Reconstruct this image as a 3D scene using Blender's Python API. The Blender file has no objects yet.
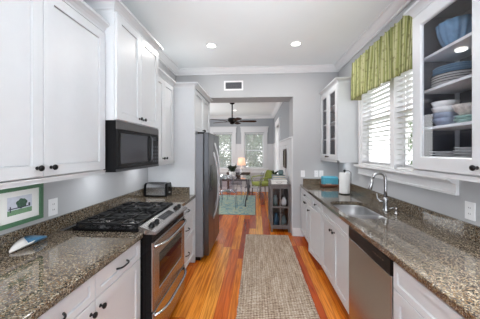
import bpy, bmesh, math, random
from mathutils import Vector, Matrix
R = math.radians
PI = math.pi
SC = bpy.context.scene
COL = SC.collection
random.seed(7)

# ------------------------------------------------------------------ camera
FPX, VX, VY, CAMZ = 235.0, 256.0, 151.0, 1.5
cam = bpy.data.cameras.new('camera')
co = bpy.data.objects.new('camera', cam)
COL.objects.link(co)
SC.camera = co
cam.sensor_fit = 'HORIZONTAL'
cam.sensor_width = 36.0
cam.lens = FPX * 36.0 / 480.0
cam.clip_start = 0.02
co.location = (0, 0, CAMZ)
co.rotation_euler = (R(90), 0, math.atan((VX - 240) / FPX))
cam.shift_y = -(159.5 - VY) / 480.0

# ------------------------------------------------------------------ world, exposure, large lights
SC.view_settings.view_transform = 'Standard'
SC.view_settings.look = 'None'
SC.view_settings.gamma = 1.0
SC.view_settings.use_curve_mapping = False
SC.view_settings.exposure = 0.52
w = bpy.data.worlds.new('sky')
SC.world = w
w.use_nodes = True
bg = w.node_tree.nodes['Background']
bg.inputs['Color'].default_value = (0.97, 0.985, 1.0, 1)
bg.inputs['Strength'].default_value = 2.05


def area_light(name, loc, target, sx, sy, power, col=(1, 1, 1), shape='RECTANGLE'):
    l = bpy.data.lights.new(name, 'AREA')
    l.shape = shape
    l.size = sx
    l.size_y = sy
    l.energy = power
    l.color = col
    o = bpy.data.objects.new(name, l)
    COL.objects.link(o)
    o.location = loc
    d = Vector(target) - Vector(loc)
    o.rotation_euler = d.to_track_quat('-Z', 'Y').to_euler()
    return o


# added fill lamps out of view, behind the camera and in the dining room
area_light('fill_behind', (0.0, -1.3, 1.1), (0.0, 4, 0.9), 2.4, 1.6, 36, (0.86, 0.94, 1.0))
area_light('fill_dining', (-2.5, 6.6, 1.7), (1, 6.6, 1.2), 2.6, 1.6, 44, (0.97, 0.985, 1.0))
cb_ = area_light('ceiling_bounce', (0.0, 0.1, 2.4), (0.0, 0.3, 3.0), 0.6, 0.6, 32, (0.90, 0.955, 1.0))  # added uplight, unseen, to brighten the ceiling
cb_.data.spread = R(120)
fl_ = area_light('ceiling_fill', (0.0, -0.4, 1.0), (0.0, 2.9, 3.0), 0.5, 0.5, 6.0, (0.92, 0.965, 1.0))  # added unseen lamp aimed upward to lift the far ceiling
fl_.data.spread = R(58)
# added hidden fill strips under the wall cabinets; lamp under the microwave
area_light('under_cabinet_fill', (-1.30, 1.05, 1.355), (-1.40, 1.05, 0.9), 0.06, 1.1, 2.4, (0.95, 0.975, 1.0))
area_light('under_cabinet_fill', (-1.30, 2.72, 1.350), (-1.38, 2.72, 0.9), 0.06, 0.6, 1.6, (0.95, 0.975, 1.0))
area_light('microwave_lamp', (-1.30, 2.01, 1.340), (-1.40, 2.01, 0.9), 0.10, 0.5, 2.2, (0.95, 0.975, 1.0))
area_light('under_cabinet_fill', (1.28, 1.0, 1.355), (1.36, 1.0, 0.9), 0.06, 1.3, 8.0, (0.95, 0.975, 1.0))
area_light('under_cabinet_fill', (1.28, 3.80, 1.355), (1.36, 3.80, 0.9), 0.06, 0.6, 1.6, (0.95, 0.975, 1.0))
area_light('window_daylight', (2.7, 2.6, 4.3), (1.2, 2.9, 1.4), 1.6, 1.2, 75, (0.96, 0.985, 1.0))
CAN_POWER = 8.5

# ------------------------------------------------------------------ materials
M = {}


def nt(name):
    m = bpy.data.materials.new(name)
    m.use_nodes = True
    n = m.node_tree.nodes
    l = m.node_tree.links
    return m, n, l, n['Principled BSDF']


def srgb(r, g, b):
    f = lambda c: (c / 255) / 12.92 if c / 255 <= 0.04045 else (((c / 255) + 0.055) / 1.055) ** 2.4
    return (f(r), f(g), f(b), 1)


def mat(name, rgb, rough=0.5, metal=0.0, noise=0.0, nscale=20.0, bump=0.0, coat=0.0, stretch=None, spec=0.5):
    m, n, l, p = nt(name)
    c = srgb(*rgb)
    p.inputs['Roughness'].default_value = rough
    p.inputs['Metallic'].default_value = metal
    p.inputs['Specular IOR Level'].default_value = spec
    if coat:
        p.inputs['Coat Weight'].default_value = coat
    tc = n.new('ShaderNodeTexCoord')
    mp = n.new('ShaderNodeMapping')
    if stretch:
        mp.inputs['Scale'].default_value = stretch
    nz = n.new('ShaderNodeTexNoise')
    nz.inputs['Scale'].default_value = nscale
    nz.inputs['Detail'].default_value = 4
    l.new(tc.outputs['Object'], mp.inputs['Vector'])
    l.new(mp.outputs['Vector'], nz.inputs['Vector'])
    rp = n.new('ShaderNodeValToRGB')
    k = noise
    rp.color_ramp.elements[0].position = 0.3
    rp.color_ramp.elements[1].position = 0.7
    rp.color_ramp.elements[0].color = tuple(max(0, x * (1 - k)) for x in c[:3]) + (1,)
    rp.color_ramp.elements[1].color = tuple(min(1, x * (1 + k)) for x in c[:3]) + (1,)
    l.new(nz.outputs['Fac'], rp.inputs['Fac'])
    l.new(rp.outputs['Color'], p.inputs['Base Color'])
    if bump:
        b = n.new('ShaderNodeBump')
        b.inputs['Strength'].default_value = bump
        b.inputs['Distance'].default_value = 0.003
        l.new(nz.outputs['Fac'], b.inputs['Height'])
        l.new(b.outputs['Normal'], p.inputs['Normal'])
    M[name] = m
    return m


mat('cabinet_white', (204, 206, 209), 0.32, noise=0.01)
mat('trim_white', (230, 230, 232), 0.4, noise=0.01)
mat('dining_trim', (204, 204, 207), 0.5, noise=0.01)
mat('wall_grey', (178, 179, 182), 0.7, noise=0.012, nscale=3)
mat('ceiling_white', (242, 246, 248), 0.8, noise=0.01, nscale=3)
mat('dining_grey', (152, 155, 160), 0.7, noise=0.012, nscale=3)
mat('black_metal', (22, 21, 22), 0.3, 0.6)
mat('black_enamel', (11, 11, 13), 0.2, spec=0.25)
mat('black_plastic', (12, 12, 14), 0.3, spec=0.22)
mat('cast_iron', (20, 20, 22), 0.45, spec=0.3, bump=0.2, nscale=200)
mat('steel', (176, 172, 170), 0.26, 1.0, noise=0.05, nscale=6, stretch=(1, 1, 60))
mat('steel_dark', (104, 105, 109), 0.3, 1.0, noise=0.04, nscale=6, stretch=(1, 60, 1))
mat('fridge_side', (134, 136, 142), 0.45, 0.3, noise=0.02)
mat('chrome', (196, 196, 198), 0.12, 1.0)
mat('brushed', (182, 182, 184), 0.24, 1.0)
mat('handle_silver', (190, 190, 194), 0.35, 0.4)
mat('grille_steel', (110, 108, 108), 0.35, 0.7)
mat('mw_glass', (58, 60, 66), 0.12)  # paler base colour stands in for the reflection in the door window
mat('dish_blue', (74, 122, 158), 0.3, noise=0.3, nscale=50)
mat('dark_glass', (16, 18, 22), 0.05)
mat('sink_steel', (196, 196, 198), 0.33, 0.92)
mat('interior_grey', (78, 80, 88), 0.6)
mat('shelf_white', (226, 226, 228), 0.4)
mat('porcelain', (232, 230, 228), 0.2)
mat('paper', (240, 240, 240), 0.9, bump=0.3, nscale=90)
mat('outlet', (236, 236, 238), 0.35)
mat('slot', (90, 90, 94), 0.5)
mat('bronze_wood', (104, 97, 96), 0.45, noise=0.2, nscale=8, stretch=(6, 6, 1))
mat('dark_wood', (62, 44, 36), 0.4, noise=0.25, nscale=6, stretch=(1, 8, 1))
mat('fan_blade', (60, 38, 28), 0.6, spec=0.1, noise=0.15, nscale=6)
mat('teal', (72, 150, 172), 0.5, noise=0.15, nscale=60)
mat('wicker_brown', (92, 52, 34), 0.6, noise=0.35, nscale=90)
mat('blue_glaze', (92, 128, 158), 0.25, noise=0.14, nscale=30)
mat('blue_dark', (40, 78, 104), 0.4, noise=0.25, nscale=60)
mat('blue_plate', (112, 148, 176), 0.25, noise=0.06)
mat('rim_dark', (46, 42, 48), 0.3)
mat('cream', (214, 204, 190), 0.4, noise=0.08, nscale=60)
mat('mint', (150, 180, 170), 0.35, noise=0.05)
mat('blue_grey', (150, 158, 176), 0.35, noise=0.05)
mat('green_frame', (78, 116, 88), 0.45, noise=0.08, nscale=30)
mat('mat_board', (236, 236, 234), 0.8)
mat('green_fabric', (140, 148, 72), 0.85, noise=0.12, nscale=40)
mat('green_dark', (112, 120, 52), 0.85, noise=0.15, nscale=40)
mat('leaf_dark', (40, 56, 36), 0.5, noise=0.3, nscale=30)
mat('leaf_out', (122, 138, 112), 0.6, noise=0.35, nscale=3)
mat('leaf_pale', (150, 166, 140), 0.6, noise=0.3, nscale=3)
mat('bark', (92, 78, 66), 0.9, noise=0.3, nscale=12)
mat('lawn', (116, 128, 88), 0.9, noise=0.3, nscale=5)
mat('teal_grey', (96, 118, 120), 0.6, noise=0.2, nscale=40)
mat('olive_mirror', (92, 88, 62), 0.4, noise=0.5, nscale=14)
mat('slat_white', (238, 238, 238), 0.45)
mat('pewter', (104, 102, 106), 0.4, 0.5)
mat('vent_dark', (70, 72, 78), 0.5)
mat('toast_slot', (20, 18, 18), 0.6)

# granite
m, n, l, p = nt('granite')
M['granite'] = m
tc = n.new('ShaderNodeTexCoord')
nz0 = n.new('ShaderNodeTexNoise'); nz0.inputs['Scale'].default_value = 60; nz0.inputs['Detail'].default_value = 3
mx = n.new('ShaderNodeVectorMath'); mx.operation = 'MULTIPLY_ADD'
mx.inputs[1].default_value = (0.012, 0.012, 0.012)
l.new(tc.outputs['Object'], nz0.inputs['Vector'])
l.new(nz0.outputs['Color'], mx.inputs[0]); l.new(tc.outputs['Object'], mx.inputs[2])
vo = n.new('ShaderNodeTexVoronoi'); vo.inputs['Scale'].default_value = 190
l.new(mx.outputs[0], vo.inputs['Vector'])
rp = n.new('ShaderNodeValToRGB'); rp.color_ramp.interpolation = 'CONSTANT'
cs = [(0.0, (6, 6, 7)), (0.20, (52, 42, 34)), (0.32, (104, 80, 54)), (0.48, (78, 73, 70)), (0.62, (112, 100, 82)),
      (0.78, (128, 119, 104)), (0.92, (158, 150, 134))]
rp.color_ramp.elements[0].color = srgb(*cs[0][1])
rp.color_ramp.elements[1].position = cs[1][0]; rp.color_ramp.elements[1].color = srgb(*cs[1][1])
for a, c in cs[2:]:
    e = rp.color_ramp.elements.new(a); e.color = srgb(*c)
sx = n.new('ShaderNodeSeparateColor')
l.new(vo.outputs['Color'], sx.inputs[0]); l.new(sx.outputs[0], rp.inputs['Fac'])
vo2 = n.new('ShaderNodeTexVoronoi'); vo2.inputs['Scale'].default_value = 300
l.new(mx.outputs[0], vo2.inputs['Vector'])
sx2 = n.new('ShaderNodeSeparateColor'); l.new(vo2.outputs['Color'], sx2.inputs[0])
rp2 = n.new('ShaderNodeValToRGB'); rp2.color_ramp.interpolation = 'CONSTANT'
rp2.color_ramp.elements[0].color = srgb(36, 30, 28)
rp2.color_ramp.elements[1].position = 0.3; rp2.color_ramp.elements[1].color = srgb(106, 92, 76)
e = rp2.color_ramp.elements.new(0.7); e.color = srgb(156, 146, 130)
l.new(sx2.outputs[1], rp2.inputs['Fac'])
mc = n.new('ShaderNodeMix'); mc.data_type = 'RGBA'; mc.inputs['Factor'].default_value = 0.15
l.new(rp.outputs['Color'], mc.inputs['A']); l.new(rp2.outputs['Color'], mc.inputs['B'])
l.new(mc.outputs['Result'], p.inputs['Base Color'])
p.inputs['Roughness'].default_value = 0.09
p.inputs['Coat Weight'].default_value = 0.4

# heart pine floor: planks run along Y
m, n, l, p = nt('pine_floor')
M['pine_floor'] = m


def mathn(n, l, op, a, b=None, c=None):
    q = n.new('ShaderNodeMath'); q.operation = op
    for i, v in enumerate((a, b, c)):
        if v is None:
            continue
        if isinstance(v, (int, float)):
            q.inputs[i].default_value = v
        else:
            l.new(v, q.inputs[i])
    return q.outputs[0]


geo = n.new('ShaderNodeNewGeometry')
sp = n.new('ShaderNodeSeparateXYZ'); l.new(geo.outputs['Position'], sp.inputs[0])
PW = 0.128
xs = mathn(n, l, 'DIVIDE', sp.outputs['X'], PW)
xi = mathn(n, l, 'FLOOR', xs)
xf = mathn(n, l, 'FRACT', xs)
wn = n.new('ShaderNodeTexWhiteNoise'); wn.noise_dimensions = '1D'; l.new(xi, wn.inputs['W'])
off = mathn(n, l, 'MULTIPLY', wn.outputs['Value'], 7.0)
ys = mathn(n, l, 'DIVIDE', mathn(n, l, 'ADD', sp.outputs['Y'], off), 1.9)
yi = mathn(n, l, 'FLOOR', ys)
yf = mathn(n, l, 'FRACT', ys)
cb = n.new('ShaderNodeCombineXYZ'); l.new(xi, cb.inputs['X']); l.new(yi, cb.inputs['Y'])
wn2 = n.new('ShaderNodeTexWhiteNoise'); wn2.noise_dimensions = '3D'; l.new(cb.outputs[0], wn2.inputs['Vector'])
rp = n.new('ShaderNodeValToRGB')
cs = [(0.0, (142, 50, 10)), (0.25, (184, 76, 16)), (0.5, (210, 108, 26)), (0.75, (226, 140, 44)), (1.0, (236, 168, 72))]
rp.color_ramp.elements[0].color = srgb(*cs[0][1]); rp.color_ramp.elements[1].position = 1.0
rp.color_ramp.elements[1].color = srgb(*cs[-1][1])
for a, c in cs[1:-1]:
    e = rp.color_ramp.elements.new(a); e.color = srgb(*c)
l.new(wn2.outputs['Value'], rp.inputs['Fac'])
mp = n.new('ShaderNodeMapping'); mp.inputs['Scale'].default_value = (26, 1.1, 1)
ofv = n.new('ShaderNodeVectorMath'); ofv.operation = 'ADD'
cb2 = n.new('ShaderNodeCombineXYZ'); l.new(mathn(n, l, 'MULTIPLY', wn2.outputs['Value'], 40.0), cb2.inputs['Y'])
l.new(geo.outputs['Position'], ofv.inputs[0]); l.new(cb2.outputs[0], ofv.inputs[1])
l.new(ofv.outputs[0], mp.inputs['Vector'])
g = n.new('ShaderNodeTexNoise'); g.inputs['Scale'].default_value = 1.6; g.inputs['Detail'].default_value = 6
g.inputs['Distortion'].default_value = 1.2
l.new(mp.outputs[0], g.inputs['Vector'])
gr = n.new('ShaderNodeValToRGB')
gr.color_ramp.elements[0].position = 0.36; gr.color_ramp.elements[0].color = (0.36, 0.24, 0.17, 1)
gr.color_ramp.elements[1].position = 0.62; gr.color_ramp.elements[1].color = (1, 1, 1, 1)
l.new(g.outputs['Fac'], gr.inputs['Fac'])
mc = n.new('ShaderNodeMix'); mc.data_type = 'RGBA'; mc.blend_type = 'MULTIPLY'; mc.inputs['Factor'].default_value = 0.75
l.new(rp.outputs['Color'], mc.inputs['A']); l.new(gr.outputs['Color'], mc.inputs['B'])
e1 = mathn(n, l, 'LESS_THAN', xf, 0.022)
e2 = mathn(n, l, 'LESS_THAN', yf, 0.002)
eg = mathn(n, l, 'MAXIMUM', e1, e2)
mk = n.new('ShaderNodeMix'); mk.data_type = 'RGBA'; mk.inputs['B'].default_value = srgb(84, 36, 18)
l.new(mathn(n, l, 'MULTIPLY', eg, 0.75), mk.inputs['Factor']); l.new(mc.outputs['Result'], mk.inputs['A'])
# knots
vk = n.new('ShaderNodeTexVoronoi'); vk.inputs['Scale'].default_value = 2.1
mpk = n.new('ShaderNodeMapping'); mpk.inputs['Scale'].default_value = (1.0, 0.6, 1)
l.new(geo.outputs['Position'], mpk.inputs['Vector']); l.new(mpk.outputs[0], vk.inputs['Vector'])
kn = n.new('ShaderNodeValToRGB')
kn.color_ramp.elements[0].position = 0.03; kn.color_ramp.elements[0].color = (1, 1, 1, 1)
kn.color_ramp.elements[1].position = 0.06; kn.color_ramp.elements[1].color = (0, 0, 0, 1)
l.new(vk.outputs['Distance'], kn.inputs['Fac'])
mk2 = n.new('ShaderNodeMix'); mk2.data_type = 'RGBA'; mk2.inputs['B'].default_value = srgb(78, 30, 16)
l.new(mathn(n, l, 'MULTIPLY', kn.outputs['Color'], 0.8), mk2.inputs['Factor']); l.new(mk.outputs['Result'], mk2.inputs['A'])
l.new(mk2.outputs['Result'], p.inputs['Base Color'])
p.inputs['Roughness'].default_value = 0.27
p.inputs['Specular IOR Level'].default_value = 0.4

# jute runner
m, n, l, p = nt('jute')
M['jute'] = m
tc = n.new('ShaderNodeTexCoord')
wv = n.new('ShaderNodeTexWave'); wv.bands_direction = 'Y'; wv.inputs['Scale'].default_value = 14
wv.inputs['Distortion'].default_value = 3.0; wv.inputs['Detail'].default_value = 2; wv.inputs['Detail Scale'].default_value = 3
wv2 = n.new('ShaderNodeTexWave'); wv2.bands_direction = 'X'; wv2.inputs['Scale'].default_value = 12
wv2.inputs['Distortion'].default_value = 2.0
nz = n.new('ShaderNodeTexNoise'); nz.inputs['Scale'].default_value = 5
mp = n.new('ShaderNodeMapping'); mp.inputs['Scale'].default_value = (4.5, 0.6, 1)
l.new(tc.outputs['Object'], wv.inputs['Vector']); l.new(tc.outputs['Object'], wv2.inputs['Vector'])
l.new(tc.outputs['Object'], mp.inputs['Vector']); l.new(mp.outputs[0], nz.inputs['Vector'])
s1 = mathn(n, l, 'ADD', mathn(n, l, 'MULTIPLY', wv.outputs['Fac'], 0.34), mathn(n, l, 'MULTIPLY', wv2.outputs['Fac'], 0.12))
nzf = n.new('ShaderNodeTexNoise'); nzf.inputs['Scale'].default_value = 55; nzf.inputs['Detail'].default_value = 2
l.new(tc.outputs['Object'], nzf.inputs['Vector'])
s2 = mathn(n, l, 'ADD', s1, mathn(n, l, 'MULTIPLY', nz.outputs['Fac'], 0.5))
s3 = mathn(n, l, 'ADD', s2, mathn(n, l, 'MULTIPLY', nzf.outputs['Fac'], 0.45))
rp = n.new('ShaderNodeValToRGB')
cs = [(0.42, (88, 66, 52)), (0.62, (146, 122, 102)), (0.80, (182, 164, 144)), (0.98, (216, 204, 188))]
rp.color_ramp.elements[0].position = cs[0][0]; rp.color_ramp.elements[0].color = srgb(*cs[0][1])
rp.color_ramp.elements[1].position = cs[3][0]; rp.color_ramp.elements[1].color = srgb(*cs[3][1])
for a, c in cs[1:3]:
    e = rp.color_ramp.elements.new(a); e.color = srgb(*c)
l.new(s3, rp.inputs['Fac']); l.new(rp.outputs['Color'], p.inputs['Base Color'])
p.inputs['Roughness'].default_value = 0.95
b = n.new('ShaderNodeBump'); b.inputs['Strength'].default_value = 0.8; b.inputs['Distance'].default_value = 0.008
l.new(s3, b.inputs['Height']); l.new(b.outputs['Normal'], p.inputs['Normal'])

# teal patterned rug
m, n, l, p = nt('teal_rug')
M['teal_rug'] = m
tc = n.new('ShaderNodeTexCoord')
nz = n.new('ShaderNodeTexNoise'); nz.inputs['Scale'].default_value = 4.6; nz.inputs['Detail'].default_value = 1
nz.inputs['Distortion'].default_value = 2.4
l.new(tc.outputs['Object'], nz.inputs['Vector'])
rp = n.new('ShaderNodeValToRGB')
cs = [(0.36, (124, 154, 150)), (0.45, (146, 166, 158)), (0.49, (190, 180, 132)), (0.53, (134, 158, 152)), (0.62, (104, 136, 140))]
rp.color_ramp.elements[0].position = cs[0][0]; rp.color_ramp.elements[0].color = srgb(*cs[0][1])
rp.color_ramp.elements[1].position = cs[-1][0]; rp.color_ramp.elements[1].color = srgb(*cs[-1][1])
for a, c in cs[1:-1]:
    e = rp.color_ramp.elements.new(a); e.color = srgb(*c)
l.new(nz.outputs['Fac'], rp.inputs['Fac']); l.new(rp.outputs['Color'], p.inputs['Base Color'])
p.inputs['Roughness'].default_value = 0.95

# valance fabric: vertical stripes in greens with little red-brown sprigs, along object Y
m, n, l, p = nt('valance_fabric')
M['valance_fabric'] = m
uv = n.new('ShaderNodeUVMap'); uv.uv_map = 'UVMap'
sp = n.new('ShaderNodeSeparateXYZ'); l.new(uv.outputs[0], sp.inputs[0])
st = mathn(n, l, 'FRACT', mathn(n, l, 'MULTIPLY', sp.outputs['X'], 23.0))
rp = n.new('ShaderNodeValToRGB'); rp.color_ramp.interpolation = 'LINEAR'
cs = [(0.0, (124, 130, 74)), (0.22, (150, 154, 94)), (0.42, (198, 196, 156)), (0.55, (140, 144, 84)), (0.75, (92, 100, 54)), (0.92, (176, 178, 126))]
rp.color_ramp.elements[0].color = srgb(*cs[0][1])
rp.color_ramp.elements[1].position = cs[-1][0]; rp.color_ramp.elements[1].color = srgb(*cs[-1][1])
for a, c in cs[1:-1]:
    e = rp.color_ramp.elements.new(a); e.color = srgb(*c)
l.new(st, rp.inputs['Fac'])
mp = n.new('ShaderNodeMapping'); mp.inputs['Scale'].default_value = (34, 8, 1); l.new(uv.outputs[0], mp.inputs['Vector'])
nz = n.new('ShaderNodeTexNoise'); nz.inputs['Scale'].default_value = 1.4; nz.inputs['Detail'].default_value = 3
l.new(mp.outputs[0], nz.inputs['Vector'])
r2 = n.new('ShaderNodeValToRGB')
r2.color_ramp.elements[0].position = 0.55; r2.color_ramp.elements[0].color = (0, 0, 0, 1)
r2.color_ramp.elements[1].position = 0.66; r2.color_ramp.elements[1].color = (1, 1, 1, 1)
l.new(nz.outputs['Fac'], r2.inputs['Fac'])
mc = n.new('ShaderNodeMix'); mc.data_type = 'RGBA'; mc.inputs['B'].default_value = srgb(96, 88, 52)
l.new(mathn(n, l, 'MULTIPLY', r2.outputs['Color'], 0.6), mc.inputs['Factor']); l.new(rp.outputs['Color'], mc.inputs['A'])
l.new(mc.outputs['Result'], p.inputs['Base Color'])
p.inputs['Roughness'].default_value = 0.9

# clear glass: see-through with a fresnel reflection
def glass(name, tint=(1, 1, 1, 1), boost=1.0, base=0.0):
    m = bpy.data.materials.new(name)
    m.use_nodes = True
    n = m.node_tree.nodes; l = m.node_tree.links
    n.clear()
    o = n.new('ShaderNodeOutputMaterial')
    t = n.new('ShaderNodeBsdfTransparent'); t.inputs['Color'].default_value = tint
    gl = n.new('ShaderNodeBsdfGlossy'); gl.inputs['Roughness'].default_value = 0.02
    fr = n.new('ShaderNodeFresnel'); fr.inputs['IOR'].default_value = 1.5
    mx = n.new('ShaderNodeMixShader')
    ge = n.new('ShaderNodeNewGeometry')
    q = mathn(n, l, 'MULTIPLY_ADD', fr.outputs[0], boost, base)
    q = mathn(n, l, 'MULTIPLY', q, mathn(n, l, 'SUBTRACT', 1.0, ge.outputs['Backfacing']))
    l.new(q, mx.inputs[0]); l.new(t.outputs[0], mx.inputs[1]); l.new(gl.outputs[0], mx.inputs[2])
    l.new(mx.outputs[0], o.inputs[0])
    M[name] = m


glass('clear_glass')
glass('cabinet_glass', (0.93, 0.94, 0.96, 1), 1.1)
glass('acrylic', (0.84, 0.84, 0.88, 1), 1.6, 0.06)


def emit(name, rgb, s):
    m = bpy.data.materials.new(name)
    m.use_nodes = True
    p = m.node_tree.nodes['Principled BSDF']
    p.inputs['Base Color'].default_value = srgb(*rgb)
    p.inputs['Emission Color'].default_value = srgb(*rgb)
    p.inputs['Emission Strength'].default_value = s
    M[name] = m


emit('lamp_lens', (255, 250, 240), 3.0)
emit('lamp_shade_lit', (234, 186, 158), 0.55)
emit('range_display', (60, 90, 92), 0.25)

m = bpy.data.materials.new('slat_vinyl'); m.use_nodes = True
n = m.node_tree.nodes; l = m.node_tree.links; n.clear()
o = n.new('ShaderNodeOutputMaterial')
t = n.new('ShaderNodeBsdfTranslucent'); t.inputs['Color'].default_value = srgb(246, 246, 244)
d = n.new('ShaderNodeBsdfDiffuse'); d.inputs['Color'].default_value = srgb(228, 228, 229)
mx = n.new('ShaderNodeMixShader'); mx.inputs[0].default_value = 0.8
l.new(t.outputs[0], mx.inputs[1]); l.new(d.outputs[0], mx.inputs[2]); l.new(mx.outputs[0], o.inputs[0])
M['slat_vinyl'] = m

# shaded screens of the dining windows (woven, half transparent)
m = bpy.data.materials.new('woven_shade'); m.use_nodes = True
n = m.node_tree.nodes; l = m.node_tree.links; n.clear()
o = n.new('ShaderNodeOutputMaterial')
t = n.new('ShaderNodeBsdfTransparent'); d = n.new('ShaderNodeBsdfDiffuse'); d.inputs['Color'].default_value = srgb(200, 204, 206)
mx = n.new('ShaderNodeMixShader'); mx.inputs[0].default_value = 0.30
l.new(t.outputs[0], mx.inputs[1]); l.new(d.outputs[0], mx.inputs[2]); l.new(mx.outputs[0], o.inputs[0])
M['woven_shade'] = m

# framed print: pale ground, tree, bench and lawn as shapes of their own colour
mat('print_ground', (206, 210, 222), 0.7, noise=0.08, nscale=40)
mat('print_tree', (70, 100, 84), 0.8, noise=0.4, nscale=120)
mat('print_lawn', (120, 156, 122), 0.8, noise=0.2, nscale=90)
mat('print_ink', (66, 66, 84), 0.8)


# ------------------------------------------------------------------ mesh builder
class MB:
    def __init__(s):
        s.bm = bmesh.new()
        s.mats = []
        s.T = None
        s.smooth = False

    def mi(s, m):
        if m is None:
            return 0
        if m not in s.mats:
            s.mats.append(m)
        return s.mats.index(m)

    def vv(s, p):
        p = Vector(p)
        if s.T is not None:
            p = Vector(s.T(p))
        return s.bm.verts.new(p)

    def face(s, pts, m=None, sm=False):
        f = s.bm.faces.new([s.vv(p) for p in pts])
        f.material_index = s.mi(m); f.smooth = sm
        return f

    def box(s, x0, x1, y0, y1, z0, z1, m=None, bev=0.0):
        if bev:
            b = bmesh.new()
            bmesh.ops.create_cube(b, size=1)
            for v in b.verts:
                v.co = Vector(((x0 + x1) / 2 + v.co.x * abs(x1 - x0), (y0 + y1) / 2 + v.co.y * abs(y1 - y0), (z0 + z1) / 2 + v.co.z * abs(z1 - z0)))
            bmesh.ops.bevel(b, geom=b.edges[:], offset=bev, segments=2, affect='EDGES', profile=0.5)
            vs = {v.index: None for v in b.verts}
            b.verts.index_update()
            vm = [s.vv(v.co) for v in b.verts]
            for f in b.faces:
                g = s.bm.faces.new([vm[v.index] for v in f.verts])
                g.material_index = s.mi(m)
            b.free()
            return s
        v = [s.vv((x, y, z)) for x in (x0, x1) for y in (y0, y1) for z in (z0, z1)]
        for q in ((0, 1, 3, 2), (4, 6, 7, 5), (0, 4, 5, 1), (2, 3, 7, 6), (0, 2, 6, 4), (1, 5, 7, 3)):
            f = s.bm.faces.new([v[i] for i in q]); f.material_index = s.mi(m)
        return s

    def rings(s, rs, m=None, caps=True, closed=True, sm=True, loop=False):
        vr = [[s.vv(p) for p in r] for r in rs]
        k = len(vr[0])
        seq = list(zip(vr[:-1], vr[1:]))
        if loop:
            seq.append((vr[-1], vr[0]))
        for a, b in seq:
            for i in range(k if closed else k - 1):
                j = (i + 1) % k
                f = s.bm.faces.new((a[i], a[j], b[j], b[i])); f.material_index = s.mi(m); f.smooth = sm
        if caps and not loop and closed:
            for r in (vr[0], vr[-1]):
                try:
                    f = s.bm.faces.new(r); f.material_index = s.mi(m)
                except ValueError:
                    pass
        return s

    def lathe(s, prof, c=(0, 0, 0), axis='Z', seg=20, m=None, sm=True, caps=True):
        rs = []
        for r, h in prof:
            ring = []
            for i in range(seg):
                a = 2 * PI * i / seg
                x, y = r * math.cos(a), r * math.sin(a)
                if axis == 'Z':
                    q = (c[0] + x, c[1] + y, c[2] + h)
                elif axis == 'X':
                    q = (c[0] + h, c[1] + x, c[2] + y)
                else:
                    q = (c[0] + x, c[1] + h, c[2] + y)
                ring.append(q)
            rs.append(ring)
        return s.rings(rs, m, caps, True, sm)

    def tube(s, pts, r, seg=10, m=None, rr=None):
        pts = [Vector(p) for p in pts]
        rs = []
        up = Vector((0, 0, 1))
        prev = None
        for i, p in enumerate(pts):
            if i == 0:
                d = pts[1] - p
            elif i == len(pts) - 1:
                d = p - pts[i - 1]
            else:
                d = pts[i + 1] - pts[i - 1]
            d.normalize()
            if prev is None:
                a = d.cross(up)
                if a.length < 1e-3:
                    a = d.cross(Vector((1, 0, 0)))
            else:
                a = prev - d * prev.dot(d)
            a.normalize(); prev = a
            b = d.cross(a)
            q = rr[i] if rr else r
            rs.append([p + (a * math.cos(2 * PI * k / seg) + b * math.sin(2 * PI * k / seg)) * q for k in range(seg)])
        return s.rings(rs, m)

    def prism(s, poly, fn0, fn1, m=None):
        """poly: 2D points; fn0/fn1 map them onto the two end planes."""
        return s.rings([[fn0(*q) for q in poly], [fn1(*q) for q in poly]], m, True, True, False)

    def build(s, name, material, parent=None, bevel=0.0, label=None):
        me = bpy.data.meshes.new(name)
        bmesh.ops.recalc_face_normals(s.bm, faces=s.bm.faces[:])
        s.bm.to_mesh(me); s.bm.free()
        if s.mats and material is None:
            for k in s.mats:
                me.materials.append(M[k])
        else:
            me.materials.append(M[material])
        o = bpy.data.objects.new(name, me)
        COL.objects.link(o)
        if parent is not None:
            wl = root_loc(parent)
            me.transform(Matrix.Translation(-wl))
            o.parent = parent
        if bevel:
            b = o.modifiers.new('bevel', 'BEVEL'); b.width = bevel; b.segments = 2; b.limit_method = 'ANGLE'
        if label:
            o['label'] = label
        return o


def root_loc(o):
    p = Vector(o.location)
    while o.parent is not None:
        o = o.parent
        p = p + Vector(o.location)
    return p


def tag(o, label, cat, group=None, kind=None):
    o['label'] = label
    o['category'] = cat
    if group:
        o['group'] = group
    if kind:
        o['kind'] = kind
    return o


def thing(name, label, cat, loc, group=None):
    o = bpy.data.objects.new(name, None)
    o.empty_display_size = 0.1
    COL.objects.link(o)
    o.location = loc
    return tag(o, label, cat, group)


def struct(name, mb, material, parent=None, **k):
    o = mb.build(name, material, parent, **k)
    if parent is None:
        o['kind'] = 'structure'
    return o


def recenter(o, loc):
    """put a single mesh's origin at its base"""
    o.data.transform(Matrix.Translation(-Vector(loc)))
    o.location = loc
    return o


def dup(root, loc, label, group=None, rot=None):
    r = root.copy(); COL.objects.link(r); r.location = loc
    if rot is not None:
        r.rotation_euler = rot
    r['label'] = label
    if group:
        r['group'] = group
    for ch in list(root.children):
        c = ch.copy(); COL.objects.link(c); c.parent = r
        for g2 in ch.children:
            d = g2.copy(); COL.objects.link(d); d.parent = c
    return r


# ------------------------------------------------------------------ dimensions
XL, XR = -1.468, 1.435          # kitchen walls
YB, YE = -1.6, 4.22             # behind the camera, end wall
HC = 2.98
YJ = 4.68                       # far face of the thick opening
OPX0, OPX1, OPZ = -1.05, 0.655, 2.465
DX0, DX1, DY, DH = -2.9, 0.655, 8.72, 2.80

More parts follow.
